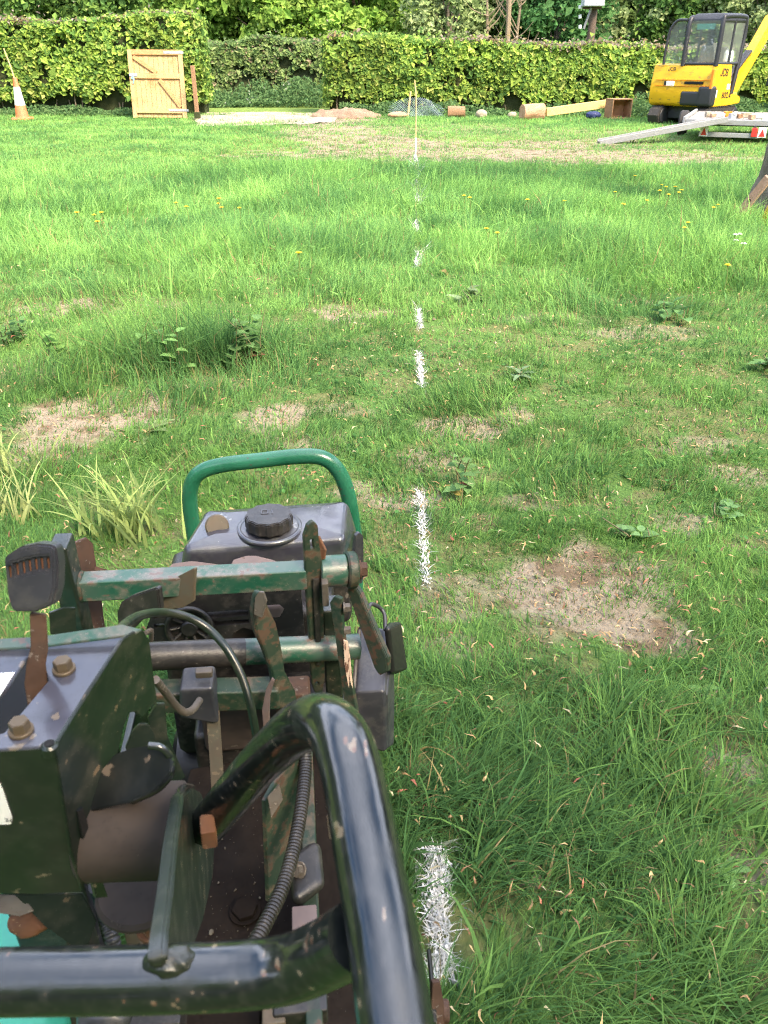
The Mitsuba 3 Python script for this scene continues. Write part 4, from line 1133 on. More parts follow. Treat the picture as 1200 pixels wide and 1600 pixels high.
# cab
cab = part(ex, 'cab_frame', cat(*[tube([dl(*p) for p in pts], .055, 10, 5) for pts in (
    [(-.70, .70, 1.38), (-.69, .70, 2.0), (-.66, .69, 2.44), (-.52, .69, 2.53), (.45, .68, 2.55), (.60, .68, 2.44), (.62, .69, 2.0), (.48, .70, 1.1), (.42, .70, .78)],
    [(-.72, -.12, 1.38), (-.71, -.12, 2.0), (-.68, -.12, 2.44), (-.54, -.12, 2.52)])],
    *[tube([dl(*p) for p in pts], .032, 8, curve=False) for pts in (
        [(-.04, .70, 1.40), (.0, .69, 2.52)], [(.60, -.12, 2.48), (.66, -.12, 1.0)], [(-.05, -.12, 1.4), (0, -.12, 2.5)], [(-.71, -.12, 1.42), (-.69, .70, 1.42)], [(-.69, .70, 1.43), (.52, .70, 1.43)], [(.62, .68, 2.46), (.62, -.12, 2.46)])]), 'digger_black', smooth=50)
part(ex, 'cab_roof', rhull([dl(f, r, z) for f, r, z in ((-.60, -.12, 2.44), (-.60, .66, 2.44), (.52, -.12, 2.46), (.52, .66, 2.46), (-.5, -.05, 2.54), (-.5, .6, 2.54), (.42, -.05, 2.56), (.42, .6, 2.56))], .06, 12), 'digger_black', smooth=40)


def pane(name, a, b, c, d, th_=0.0):
    part(cab, name, (np.array([a, b, c, d]), np.array([[0, 1, 2, 3]])), 'pane_glass', smooth=False)


pane('rear_pane', dl(-.70, -.08, 1.46), dl(-.70, .66, 1.46), dl(-.67, .66, 2.44), dl(-.67, -.08, 2.44))
pane('side_pane', dl(-.65, .70, 1.46), dl(-.08, .70, 1.46), dl(-.05, .69, 2.46), dl(-.62, .69, 2.42))
pane('side_pane', dl(.0, .70, 1.46), dl(.50, .70, 1.46), dl(.57, .69, 2.42), dl(.04, .69, 2.48))
pane('front_pane', dl(.64, -.08, 1.3), dl(.60, .66, 1.3), dl(.60, .66, 2.42), dl(.60, -.08, 2.42))
part(cab, 'sun_strip', dbox(-.640, -.632, .05, .50, 2.24, 2.36, .002), 'teal_strip')
dr_ = part(ex, 'cab_door', tube([dl(*p) for p in [(-.72, -.17, 2.46), (-.74, -.42, 2.44), (-.76, -.56, 2.2), (-.77, -.60, 1.7), (-.77, -.60, 1.40)]], .034, 8, 5), 'digger_black', smooth=50)
part(dr_, 'door_pane', (np.array([dl(-.73, -.18, 1.42), dl(-.76, -.57, 1.42), dl(-.75, -.54, 2.2), dl(-.735, -.42, 2.42), dl(-.73, -.18, 2.44)]), np.array([[0, 1, 2], [0, 2, 3], [0, 3, 4]])), 'pane_glass', smooth=False)
sk = part(ex, 'seat', cat(rhull([dl(-.36, r, z) for r, z in ((.10, 1.45), (.48, 1.45), (.16, 1.82), (.42, 1.82))] + [dl(-.28, r, z) for r, z in ((.10, 1.45), (.48, 1.45), (.16, 1.82), (.42, 1.82))], .04, 10), dbox(-.32, .12, .10, .48, 1.30, 1.46, .04)), 'seat_grey', smooth=50)
part(sk, 'headrest', dbox(-.38, -.28, .20, .38, 1.86, 2.30, .04), 'digger_black')
part(ex, 'control_tower', dbox(.3, .5, .2, .4, 1.2, 1.8, .04), 'digger_black')
jk = thing('white_jug', 'white plastic jug standing on the excavator side ledge inside the cab', 'jug')
part(jk, 'body', rhull([dl(f, .62, z) for f in (-.04, .24) for z in (1.50, 1.68)], .06, 12), 'white_plastic', smooth=50)
part(jk, 'neck', cyl(dl(.0, .62, 1.72), dl(.0, .62, 1.79), .035, 14, .006), 'white_plastic')
# boom
def dbar(pts, w, h0, h1, mat, name, parent=ex):
    a, b = np.array(pts[0]), np.array(pts[1])
    pa, pb = dlr(*a), dlr(*b)
    ax = norm(pb - pa); up_ = norm(np.cross(ax, DR)); up_ = up_ if up_[2] > 0 else -up_
    cs = [pa + DR * s * w / 2 + up_ * t * h0 / 2 for s in (-1, 1) for t in (-1, 1)] + [pb + DR * s * w / 2 + up_ * t * h1 / 2 for s in (-1, 1) for t in (-1, 1)]
    return part(parent, name, rhull(cs, .015, 8), mat)
part(ex, 'boom_foot', cat(dbox(.70, 1.12, .22, .58, .55, .80, .04), dbox(.62, .80, .30, .50, .45, .62, .03)), 'digger_yellow')
bo = dbar([(1.0, .40, .66), (2.75, .40, 2.30)], .20, .24, .30, 'digger_yellow', 'boom')
dbar([(2.68, .40, 2.25), (3.7, .40, 2.7)], .20, .28, .20, 'digger_yellow', 'boom')
dbar([(3.65, .40, 2.75), (4.4, .40, 1.3)], .16, .2, .16, 'digger_yellow', 'arm')
part(ex, 'boom_ram', cat(cyl(dlr(1.15, .40, .52), dlr(1.7, .40, 1.05), .055, 14, .005), cyl(dlr(1.68, .40, 1.03), dlr(2.2, .40, 1.55), .03, 12, .003)), 'chrome_rod')
for dx_ in (.34, .40, .46):
    part(ex, 'hose', tube([dlr(.74, dx_, .80), dlr(.92, dx_, 1.05), dlr(1.35, dx_, 1.36), dlr(1.75, dx_, 1.62)], .035, 8), 'digger_black', smooth=60)
part(ex, 'bucket', rhull([dlr(4.0, r, z) for r in (.15, .65) for z in (.8, 1.3)] + [dlr(4.7, r, z) for r in (.15, .65) for z in (.8, 1.0)], .03, 8), 'digger_black')

# ------------------------------------------------------------------ trailer and ramp
tex('trailer_board', lambda p, n, uv: mix((0.15, 0.14, 0.125), (0.22, 0.205, 0.185), fbm(p.x * 12, p.y * 3, p.z * 12, 3)), rough=0.8)
plain('red_lens', (0.62, 0.045, 0.04), 0.35)
plain('dark_steel', (0.03, 0.03, 0.03), 0.6)
tr = thing('plant_trailer', 'low grey plant trailer with red rear triangles, in front of the excavator', 'trailer')
TA, TB = np.array([xs(1066, 17.85), 17.85, 0]), np.array([xs(1198, 17.25), 17.25, 0])
tx = norm(TB - TA); TW = np.linalg.norm(TB - TA); ty = np.array([-tx[1], tx[0], 0]); TM = np.stack([tx, ty, [0, 0, 1]], 1)
def tbox(x0, x1, y0, y1, z0, z1, b=.008):
    return rbox(TA + TM @ np.array([(x0 + x1) / 2, (y0 + y1) / 2, (z0 + z1) / 2]), (x1 - x0, y1 - y0, z1 - z0), TM, b, 6)
npl = 9
for k in range(npl):
    part(tr, 'deck_plank', tbox(0.02 + k * (TW - .04) / npl + .004, 0.02 + (k + 1) * (TW - .04) / npl - .004, .06, 3.0, .375 + .003 * (k % 2), .415 + .003 * (k % 3), .004), 'trailer_board')
part(tr, 'rear_sill', tbox(0, TW, 0, .055, .33, .425), 'galvanised')
part(tr, 'side_rail', tbox(-.06, -.005, 0, 3.05, .30, .46), 'galvanised'); part(tr, 'side_rail', tbox(TW + .005, TW + .06, 0, 3.05, .30, .46), 'galvanised')
part(tr, 'light_board', tbox(.28, TW - .16, -.03, -.005, .115, .20), 'galvanised')
part(tr, 'hanger', tbox(.30, .36, -.028, -.003, .2, .33), 'dark_steel'); part(tr, 'hanger', tbox(TW - .30, TW - .24, -.028, -.003, .2, .33), 'dark_steel')
for x0 in (.30, TW - .20):
    r_ = part(tr, 'reflector_plate', tbox(x0, x0 + .15, -.045, -.032, .13, .31, .003), 'white_sticker')
    m = extr(Polygon([(0, 0), (.11, 0), (.055, .13)]), .006, 0)
    m.vertices = TA + np.outer(m.vertices[:, 0] + x0 + .02, tx) + np.outer(m.vertices[:, 1] + .15, [0, 0, 1]) - np.outer(-m.vertices[:, 2] + .046, ty) * 1.0
    part(r_, 'triangle', m, 'red_lens', smooth=False)
part(tr, 'tail_lamp', tbox(TW - .32, TW - .215, -.06, -.032, .14, .30, .01), 'red_lens')
part(tr, 'mudguard', tbox(TW - .02, TW + .24, -.02, .9, .10, .40, .02), 'trailer_board')
for s in (-1, 1):
    cx = -.16 if s < 0 else TW + .16
    w_ = part(tr, 'wheel', cyl(TA + TM @ np.array([cx - .09, 1.6, .25]), TA + TM @ np.array([cx + .09, 1.6, .25]), .25, 26, .03), 'track_rubber')
    part(w_, 'rim', cyl(TA + TM @ np.array([cx - .095, 1.6, .25]), TA + TM @ np.array([cx + .095, 1.6, .25]), .13, 18, .01), 'galvanised')
part(tr, 'axle', cyl(TA + TM @ np.array([-.1, 1.6, .25]), TA + TM @ np.array([TW + .1, 1.6, .25]), .035, 12), 'dark_steel')
part(tr, 'drawbar', tbox(TW / 2 - .05, TW / 2 + .05, 3.0, 4.4, .28, .36), 'galvanised')
ra, rb = G(935, 223.5) + [0, 0, .02], TA + tx * .72 + [0, -.03, .455]
ax = norm(rb - ra); sd = norm(np.cross([0, 0, 1], ax)); A = np.stack([ax, sd, np.cross(ax, sd)], 1)
rk = thing('loading_ramp', 'pale grey loading ramp sloping from the trailer down to the grass', 'ramp')
L_ = np.linalg.norm(rb - ra)
part(rk, 'deck', rbox((ra + rb) / 2, (L_, .30, .03), A, .006), 'trailer_board')
for s in (-1, 1):
    part(rk, 'side_flange', rbox((ra + rb) / 2 + sd * s * .162 - A[:, 2] * .012, (L_, .02, .10), A, .005), 'galvanised')
rng = np.random.default_rng(3)
COLN = ['pale stone', 'reddish', 'white', 'orange', 'grey', 'dark brown']
pal_ = ['pale_stone', 'log_wood', 'white_plastic', 'orange_trim', 'grey_metal_box', 'post_wood']
for k in range(9):
    m = trimesh.creation.box([1, 1, 1]).subdivide().subdivide()
    m.vertices *= rng.uniform(.08, .18, 3) * [1, 1, .6]
    lump(m, .02, 20, k)
    p = TA + TM @ np.array([.35 + .12 * k, rng.uniform(.3, 1.2), .465])
    m.apply_translation(p)
    whole('rubble_lump', m, pal_[k % 6], f'{COLN[k % 6]} lump of rubble on the trailer deck, {ORD[k]} from the left', 'rubble', 'rubble lumps on the trailer deck')

# ------------------------------------------------------------------ tree at the right edge with leaning wood
rt = thing('garden_tree', 'thick brown tree trunk at the right edge of the lawn', 'tree')
tb = np.array([4.25, 9.15, 0])
ang = np.arange(40) * 2 * np.pi / 40
zs = np.array([-.1, 0, .08, .2, .4, .8, 1.4, 2.2, 3.2])
rs = np.array([.46, .43, .385, .35, .325, .30, .29, .28, .26])
V = []
for z, r in zip(zs, rs):
    fl = 1 + .10 * np.sin(ang * 5 + 1) * np.clip(.5 - z, 0, .5) * 2 + .05 * np.sin(ang * 3)
    V.append(np.stack([tb[0] + .04 * z + r * fl * np.cos(ang), tb[1] + r * fl * np.sin(ang), 0 * ang + z], -1))
V = np.vstack(V)
i, j = np.meshgrid(np.arange(len(zs) - 1), np.arange(40), indexing='ij')
q = np.stack([i * 40 + j, i * 40 + (j + 1) % 40, (i + 1) * 40 + (j + 1) % 40, (i + 1) * 40 + j], -1).reshape(-1, 4)
tm = trimesh.Trimesh(V, np.vstack([q[:, [0, 1, 2]], q[:, [0, 2, 3]]]), process=False).subdivide().subdivide()
lump(tm, .03, 7, 8)
part(rt, 'trunk', tm, 'bark', smooth=40)
rng = np.random.default_rng(44)
tp = tb + [0, 0, 3.1]
lb = []
ends = []
for k in range(9):
    a_ = k * 2.4; e = tp + [1.9 * math.cos(a_), 1.9 * math.sin(a_), rng.uniform(1.0, 2.8)]
    ends += [e, (tp + e) / 2 + [0, 0, .5]]
    lb.append(tube([tp - [0, 0, .25], (tp + e) / 2 + [0, 0, .25], e], [.12, .07, .02], 7, 4))
part(rt, 'limb', cat(*lb), 'bark', smooth=50)
n = 2600
ends = np.array(ends)
off = rng.normal(0, .55, (n, 3))
v, f, c = leaves(ends[rng.integers(0, len(ends), n)] + off, off + [0, 0, .4], .09, palette(n, BR, (3, 3, 2), rng), rng)
part(rt, 'crown', (v, f), 'leaf_mat', smooth=False, color=c, kind='stuff')
a, b = G(1146, 346), U(1196, 284, Y=8.75)
ax = norm(b - a); sd = norm(np.cross([0, 0, 1], ax)); A = np.stack([ax, sd, np.cross(ax, sd)], 1)
pk2 = thing('wood_stake', 'reddish brown wood stake leaning against the tree trunk', 'stake')
tex('pink_wood', lambda p, n, uv: mix((0.27, 0.165, 0.125), (0.40, 0.27, 0.21), fbm(p.x * 20, p.y * 20, p.z * 7, 3)), rough=0.85)
part(pk2, 'shaft', rbox((a + b) / 2, (np.linalg.norm(b - a) + .1, .06, .085), A, .008), 'pink_wood')
part(pk2, 'knot', cyl((a * .45 + b * .55) - sd * .0 + A[:, 1] * -.028, (a * .45 + b * .55) + A[:, 1] * -.034, .014, 12, .001), 'dark_hole')
plain('bright_yellow', (0.80, 0.50, 0.06), 0.5)
a, b = G(1194, 352), U(1204, 318, Y=8.5)
whole('yellow_stake', tube([a, (a + b) / 2, b + [.05, 0, .1]], .035, 10), 'bright_yellow', 'yellow painted stake at the foot of the tree, at the frame edge', 'stake')

# ------------------------------------------------------------------ dandelions, daisies, small flowers
plain('dandelion_yellow', (0.85, 0.62, 0.02), 0.7)
plain('petal_white', (0.85, 0.85, 0.83), 0.7)
plain('petal_blue', (0.22, 0.33, 0.62), 0.7)
plain('stalk_green', (0.14, 0.20, 0.06), 0.6)
def flower(name, px, py, r, h, mat, label, catn, group, rng):
    g = G(px, py)
    Yb = g[1] + h / max(math.tan(math.atan2(CAM_H, g[1])), .05) * .0
    s = (g - [0, 0, CAM_H]); hd = np.array([0, 0, CAM_H]) + s * (CAM_H - h) / CAM_H
    k = thing(name, label, catn, group)
    foot = np.array([hd[0] + rng.normal(0, .02), hd[1] + .02, 0])
    part(k, 'stalk', tube([foot, (foot + hd) / 2 + [.01, 0, 0], hd], .004, 5, 3), 'stalk_green')
    np_ = 14
    ms = []
    for lay, (rr, ti) in enumerate(((1, .12), (.7, .45))):
        for q in range(np_):
            a = q * 2 * np.pi / np_ + lay * .2
            d = np.array([math.cos(a), math.sin(a), 0]); w_ = np.array([-d[1], d[0], 0]) * r * .17
            ms.append((np.array([hd, hd + d * r * rr * .7 + w_ + [0, 0, r * ti * .7], hd + d * r * rr + [0, 0, r * ti * rr], hd + d * r * rr * .7 - w_ + [0, 0, r * ti * .7]])))
    vv = np.vstack(ms); ff = np.array([[0, 1, 2], [0, 2, 3]])[None] + (np.arange(len(ms)) * 4)[:, None, None]
    part(k, 'petals', (vv, ff.reshape(-1, 3)), mat, smooth=False)
rng = np.random.default_rng(90)
for px, py in [(291, 323), (275, 317), (342, 310), (341, 318), (346, 324), (374, 325), (120, 332), (147, 336), (152, 346), (158, 332), (467, 395), (725, 306), (734, 309), (760, 357), (777, 364), (824, 312), (882, 314), (961, 300), (974, 319), (992, 275), (1011, 313), (1034, 289), (1041, 292), (1055, 292), (1065, 297), (1031, 298), (1045, 304), (1061, 301), (1069, 356), (1075, 348), (1115, 324), (1122, 320), (1137, 414)]:
    flower('dandelion', px, py, rng.uniform(.021, .028), rng.uniform(.17, .24), 'dandelion_yellow', 'yellow dandelion flower in the tall grass', 'dandelion', 'dandelions scattered over the tall grass', rng)
for px, py, lab in [(1149, 367, 'white daisy right of the stake, upper left of the four'), (1156, 366, 'white daisy right of the stake, upper right of the four'), (1150, 376, 'white daisy, third of the four below the stake'), (1162, 381, 'white daisy, lowest of the four below the stake')]:
    flower('daisy', px, py, .026, .20, 'petal_white', lab, 'daisy', 'daisies below the tree', rng)

# ------------------------------------------------------------------ unseen trees added behind the operator to shade the near lawn
for k, (x, y, h, lab) in enumerate([(-0.8, -5.0, 8.2, 'unseen leafy tree added behind the operator for shade, leftmost'), (3.0, -4.8, 8.6, 'unseen leafy tree added behind the operator for shade, second from the left'), (6.6, -4.2, 8.4, 'unseen leafy tree added behind the operator for shade, third from the left'), (10.0, -4.6, 8.0, 'unseen leafy tree added behind the operator for shade, rightmost')]):
    tree('added_shade_tree', lab, x, y, h, 2.7, h - 3.4, 2300, 0.22, BR, (3, 3, 2), 700 + k, trunk=0.2, cl=60, clr=0.9, ez=3.0)

for lab, x0, x1, y0, y1 in (('unseen leaf mass added to darken reflections, left side of the field', -24, -19, -8, 32), ('unseen leaf mass added to darken reflections, right side of the field', 23, 28, -8, 32), ('unseen leaf mass added to darken reflections, behind the operator', -22, 26, -16, -11)):  # unseen leaf masses, added to darken the low sky in reflections
    n = 7000
    rng = np.random.default_rng(int(abs(x0) * 10))
    v, f, c = leaves(np.stack([rng.uniform(x0, x1, n), rng.uniform(y0, y1, n), 9 * rng.random(n) ** 0.9], -1), np.tile([0, 0, 0.6], (n, 1)), 0.9, palette(n, DK, (3, 3, 2), rng), rng, spread=1.0, aspect=0.8)
    whole('added_side_wood', (v, f), 'leaf_mat', lab, 'wood', color=c, smooth=False, kind='stuff')
# ------------------------------------------------------------------ the turf cutter in the foreground
YAW = math.radians(6.0)
MR = np.array([math.cos(YAW), math.sin(YAW), 0]); MF = np.array([-math.sin(YAW), math.cos(YAW), 0]); MZ = np.array([0, 0, 1.0])
MA = np.stack([MR, MF, MZ], 1)
tc = thing('turf_cutter', 'worn black and green petrol turf cutter with tubular handlebar in the foreground', 'turf cutter')


def m_(name, mesh, mat, parent=tc, smooth=35, **k):
    return part(parent, name, mesh, mat, smooth=smooth, **k)


def mbox(c, size, b=0.003, yaw=None):
    A = MA if yaw is None else np.stack([[math.cos(yaw), math.sin(yaw), 0], [-math.sin(yaw), math.cos(yaw), 0], [0, 0, 1]], 1)
    return rbox(c, size, A, b, 8)


# handlebar: the bent loop, the cross bar welded to it
mount = U(322, 1292, t=0.80)
HP = [mount, U(395, 1205, t=.72), U(444, 1156, t=.645), U(474, 1134, t=.59), U(506, 1128, t=.548), U(534, 1158, t=.517), U(551, 1212, t=.496), U(568, 1300, t=.470), U(582, 1375, t=.452), U(597, 1455, t=.433), U(618, 1600, t=.405), U(634, 1720, t=.385)]
hb = m_('handlebar', tube(HP, .0190, 40, 10), 'handle_paint', smooth=60)
cbar = m_('cross_bar', tube([U(-140, 1537, t=.505), U(60, 1533, t=.503), U(230, 1530, t=.50), U(380, 1523, t=.496), U(455, 1512, t=.488), U(510, 1490, t=.473), U(560, 1462, t=.450)], .0192, 40, 10), 'handle_paint', hb, smooth=60)
# rubber mount
mc = U(214, 1298, Y=.535)
mdir = norm(MR + [0, -.06, 0])
rb_ = m_('rubber_mount', cyl(mc - mdir * .050, mc + mdir * .046, .0445, 48, .004), 'brown_rubber')
m_('washer', cyl(U(222, 1392, Y=.545) - [0, 0, .006], U(222, 1392, Y=.545) + [0, 0, .006], .046, 40, .004), 'brown_rubber', rb_)
m_('nut', hexbolt(U(240, 1438, Y=.55) - [0, 0, .012], [0, 0, 1], .016, .02), 'bright_rust', rb_)
refp = U(300, 1300, Y=.52); bend_ = U(268, 1515, t=.495)
pd = bend_ - refp; pn = norm([-pd[1], pd[0], 0]); pn = pn if pn[0] > 0 else -pn
pl = m_('mount_plate', plate([(287, 1238), (300, 1228), (314, 1236), (322, 1262), (336, 1310), (333, 1370), (318, 1440), (300, 1492), (276, 1512), (258, 1508), (262, 1450), (270, 1385), (277, 1310)], refp, pn, .011, .006, bevel=.003), 'dark_green_paint', smooth=30)
m_('weld', lump(trimesh.Trimesh(*(lambda m: (m.vertices * [.016, .010, .008] + U(266, 1503, t=.490), m.faces))(trimesh.creation.icosphere(3, 1.0)), process=False), .0025, 160, 2), 'dark_green_paint', pl, smooth=True)
m_('plate_edge', tube([(lambda d, q: np.array([0, 0, CAM_H]) + d * (((refp - [0, 0, CAM_H]) @ pn) / (d @ pn)) - pn * .0055)(U(x, y, t=1.0) - [0, 0, CAM_H], 0) for x, y in ((306, 1230), (293, 1236), (284, 1300), (276, 1380), (268, 1445), (264, 1500))], .0048, 14, 8), 'black_paint', pl, smooth=60)
m_('nut', hexbolt(U(314, 1300, Y=.515), pn, .0165, .013, False), 'bright_rust', pl, smooth=20)
# black flap bracket over the mount
fl = m_('flap', plate([(128, 1270), (140, 1238), (160, 1200), (178, 1178), (205, 1168), (238, 1164), (258, 1170), (269, 1188), (266, 1210), (244, 1234), (205, 1252), (165, 1262)], U(200, 1215, Y=.53), azn(-48, 46), .005, .008, bevel=.0016), 'black_paint', smooth=30)
m_('flap_lip', tube([U(x, y, Y=.53) for x, y in ((232, 1165), (252, 1168), (266, 1184), (267, 1208), (246, 1233), (207, 1251))], .0035, 12, 6), 'black_paint', fl, smooth=60)
m_('side_web', plate([(120, 1268), (131, 1262), (142, 1300), (152, 1350), (170, 1402), (152, 1404), (138, 1350)], U(135, 1300, Y=.505), azn(62, 5), .006), 'black_paint', fl)

# control box: lid, side, front, rear flange
ZL = 1.0
C_ = U(84, 1164, z=ZL)
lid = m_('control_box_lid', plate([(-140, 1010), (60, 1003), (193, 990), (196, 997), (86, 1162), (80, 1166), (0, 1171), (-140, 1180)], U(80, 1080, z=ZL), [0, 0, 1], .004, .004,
          holes=[[(-30, 1128), (18, 1072), (44, 1030), (60, 1032), (72, 1062), (40, 1100), (4, 1142), (-30, 1150)]], bevel=.0014), 'lid_sheen_paint', smooth=30)
sp = U(128, 1396, Y=C_[1])
sdv = U(215, 1000, z=1.0) - C_; sn = norm([sdv[1], -sdv[0], 0])
m_('control_box_side', plate([(86, 1166), (140, 1080), (193, 998), (212, 986), (224, 984), (234, 1000), (240, 1050), (246, 1094), (222, 1122), (212, 1112), (203, 1114), (194, 1135), (186, 1172), (170, 1205), (152, 1262), (131, 1396), (112, 1330)], C_ + [.001, 0, -.004], sn, .004, .0015), 'dark_green_paint', smooth=30)
fw = C_ + [0, -.002, -.003]
m_('control_box_front', plate([(-140, 1176), (0, 1173), (80, 1168), (86, 1172), (108, 1290), (129, 1394), (60, 1398), (-140, 1392)], fw, [0, -1, 0.0], .004, .002), 'black_paint', smooth=30)
m_('control_box_flange', plate([(-140, 1004), (60, 994), (190, 975), (222, 983), (206, 992), (120, 1003), (60, 1011), (-140, 1021)], U(80, 1003, z=1.008), azn(0, 68), .004, .001), 'worn_green_paint', smooth=30)
m_('control_box_base', plate([(-140, 1010), (150, 1000), (180, 1010), (80, 1165), (-140, 1180)], U(60, 1090, z=.86), [0, 0, 1], .003, .001), 'dark_hole')
m_('corner_weld', cyl(C_ + [-.004, -.001, -.010], C_ + [-.003, -.001, .0025], .0070, 16, .002), 'dark_green_paint')
m_('hole', cyl(C_ + [-.003, -.001, .0026], C_ + [-.003, -.001, .0032], .0042, 14, .0001), 'dark_hole')
for px, py in ((100, 1046), (33, 1142)):
    m_('lid_bolt', hexbolt(U(px, py, z=ZL + .001), [0, 0, 1], .0085, .011), 'brass', lid, smooth=20)
m_('lid_label', plate([(-60, 1056), (23, 1050), (0, 1086), (-60, 1160)], U(0, 1070, z=ZL + .0012), [0, 0, 1], .0008, 0, bevel=0), 'white_sticker', lid, smooth=False)
fs = m_('front_label', plate([(-80, 1225), (0, 1225), (6, 1240), (19, 1280), (17, 1288), (-80, 1292)], fw + [0, -.0012, 0], [0, -1, 0], .0008, .001, bevel=0), 'white_sticker', smooth=False)
tm_ = meshkit.text_mesh('36', .0042, .0004)
tm_.vertices = tm_.vertices @ np.array([[1, 0, 0], [0, 0, 1], [0, -1, 0]]) + U(8.5, 1284, Y=fw[1] - .0026)
m_('lettering', tm_, 'ink', fs, smooth=False)
# control lever with its black paddle
lv = m_('control_lever', plate([(46, 958), (72, 962), (74, 1000), (75, 1016), (71, 1040), (76, 1082), (58, 1106), (44, 1108), (38, 1070), (41, 1040), (48, 1012)], U(56, 1080, z=.985), azn(18, 10), .006, .002, bevel=.0015), 'worn_steel', smooth=30)
scene[lv]['bsdf'] = {'type': 'ref', 'id': 'rust'}
pr = U(49, 908, Y=.60); pA = azn(-4, 20)
paddle_px = [(4, 872), (30, 856), (62, 850), (96, 853), (101, 880), (100, 920), (92, 946), (60, 958), (18, 957), (10, 930)]
paddle_px = [(2 + (x - 2) * .88, y) for x, y in paddle_px]
padm = plate(paddle_px, pr, pA, .020, .006, holes=[[(x - 2.6, y), (x + 1.2, y - 1), (x + 2.6, y + 16), (x - 0.6, y + 17)] for x, y in ((12, 887), (23.5, 883), (33.5, 880), (43, 877), (53, 875), (62, 873.5), (72, 873))], bevel=.004)
pd_ = m_('paddle', padm, 'grey_plastic', lv, smooth=40)
m_('paddle_core', plate([(8, 875), (84, 860), (84, 930), (16, 945)], pr - pA * .006, pA, .008, .002), 'bright_rust', lv)
m_('lever_pin', hexbolt(U(82, 1046, z=.995), azn(80), .005, .02, False), 'tan_steel', lv)

# green drum cover at the lower left
m_('wheel_cover', plate([(-240, 1395), (20, 1424), (70, 1450), (116, 1482), (112, 1560), (106, 1600), (100, 1760), (-240, 1760)], U(40, 1470, z=.45), [0, 0, 1], .02, .006, bevel=.004), 'turquoise_paint', smooth=30)
m_('gusset', plate([(22, 1398), (128, 1396), (150, 1440), (132, 1494), (118, 1482), (70, 1448)], U(100, 1440, Y=.56), azn(10, 30), .005), 'dark_green_paint')
m_('lower_lug', lump(trimesh.Trimesh(*(lambda m: (m.vertices * [.024, .02, .011] + U(48, 1438, Y=.58), m.faces))(trimesh.creation.icosphere(3, 1.0)), process=False), .003, 120, 5), 'bright_rust', smooth=True)
m_('lower_flange', plate([(-60, 1396), (40, 1400), (52, 1424), (30, 1432), (-60, 1418)], U(0, 1412, Y=.565), azn(5, 45), .006), 'worn_steel')
m_('cable_sleeve', hose([U(150, 1385, Y=.60), U(163, 1425, Y=.62), U(176, 1470, Y=.60), U(184, 1530, Y=.58), U(188, 1600, Y=.55)], .0085, .0055), 'grey_plastic', smooth=50)
m_('strut', mbox(U(140, 1440, Y=.64), (.016, .012, .16), .002), 'grey_plastic')
m_('strut', mbox(U(205, 1450, Y=.66), (.018, .010, .18), .002), 'worn_steel')
m_('strut', mbox(U(224, 1460, Y=.68), (.022, .010, .18), .002), 'tan_steel')
m_('lower_bolt', lump(trimesh.Trimesh(*(lambda m: (m.vertices * [.03, .022, .02] + U(165, 1588, Y=.52), m.faces))(trimesh.creation.icosphere(3, 1.0)), process=False), .004, 60, 6), 'grey_plastic', smooth=True)

# hoop guard, tank
YB = 1.66
m_('hoop_guard', tube([U(312, 900, Y=YB - .02), U(304, 840, Y=YB), U(297, 790, Y=YB), U(299, 758, Y=YB), U(313, 738, Y=YB), U(345, 727, Y=YB), U(400, 720, Y=YB), U(468, 713, Y=YB), U(505, 716, Y=YB), U(528, 735, Y=YB), U(543, 770, Y=YB), U(551, 815, Y=YB), U(556, 860, Y=YB), U(556, 920, Y=YB)], .0175, 28, 8), 'green_paint', smooth=60)
tz = .655
tq = [U(301, 848, z=tz), U(527, 832, z=tz), U(532, 786, z=tz), U(330, 800, z=tz)]
tcen = np.mean(tq, 0)
top_ = [p + (0, 0, -.020) for p in tq]
bot_ = [p + (p - tcen) * [.10, .10, 0] + [0, 0, -.075] for p in tq]
dome = [tcen + (p - tcen) * [.72, .68, 0] + [0, 0, -.012] for p in tq]
tank = m_('fuel_tank', rhull([*top_, *bot_, *dome], [.020] * 4 + [.018] * 4 + [.018] * 4, 32), 'tank_sheen_paint', smooth=50)
m_('tank_flange', rhull([p + (p - tcen) * [.13, .13, 0] + [0, 0, -.105] for p in tq], .008, 16), 'tank_sheen_paint', tank)
m_('tank_base', rhull([p + (p - tcen) * [.04, .04, 0] + [0, 0, d] for p in tq for d in (-.12, -.20)], .02, 16), 'dusty_black', tank)
cc_ = U(421, 820, z=tz + .010)
ck_ = np.arange(144) * 2 * np.pi / 144
rr_ = .0475 * (1 + .022 * np.sign(np.sin(ck_ * 12)) * (np.abs(np.sin(ck_ * 12)) > .35))
cap = m_('fuel_cap', cat(*(lambda A: [A])(extr(Polygon(np.stack([np.cos(ck_) * rr_, np.sin(ck_) * rr_], -1)), .030, .0045))), 'dusty_black', tank, smooth=25)
scene[cap] = mikit.ply((lambda m: (m.apply_translation(cc_ + [0, 0, .026]), m)[1])(extr(Polygon(np.stack([np.cos(ck_) * rr_, np.sin(ck_) * rr_], -1)), .030, .0045)), 'dusty_black', smooth=25)
m_('neck_ring', trimesh.creation.torus(.062, .006, 48, 12).apply_translation(cc_ + [0, 0, -.008]), 'tank_sheen_paint', tank, smooth=60)
m_('cap_emblem', cat(*[mbox(cc_ + MA @ np.array(o) + [0, 0, .0265], s, .0006) for o, s in (((-.008, 0, 0), (.014, .003, .002)), ((-.008, .014, 0), (.014, .003, .002)), ((-.0145, .007, 0), (.003, .014, .002)), ((-.0015, .007, 0), (.003, .014, .002)), ((.007, .006, 0), (.003, .016, .002)))]), 'grey_plastic', tank)
m_('fuel_gauge', cyl(U(339, 822, z=tz - .004), U(339, 822, z=tz + .013), .024, 32, .003), 'tan_steel', tank)

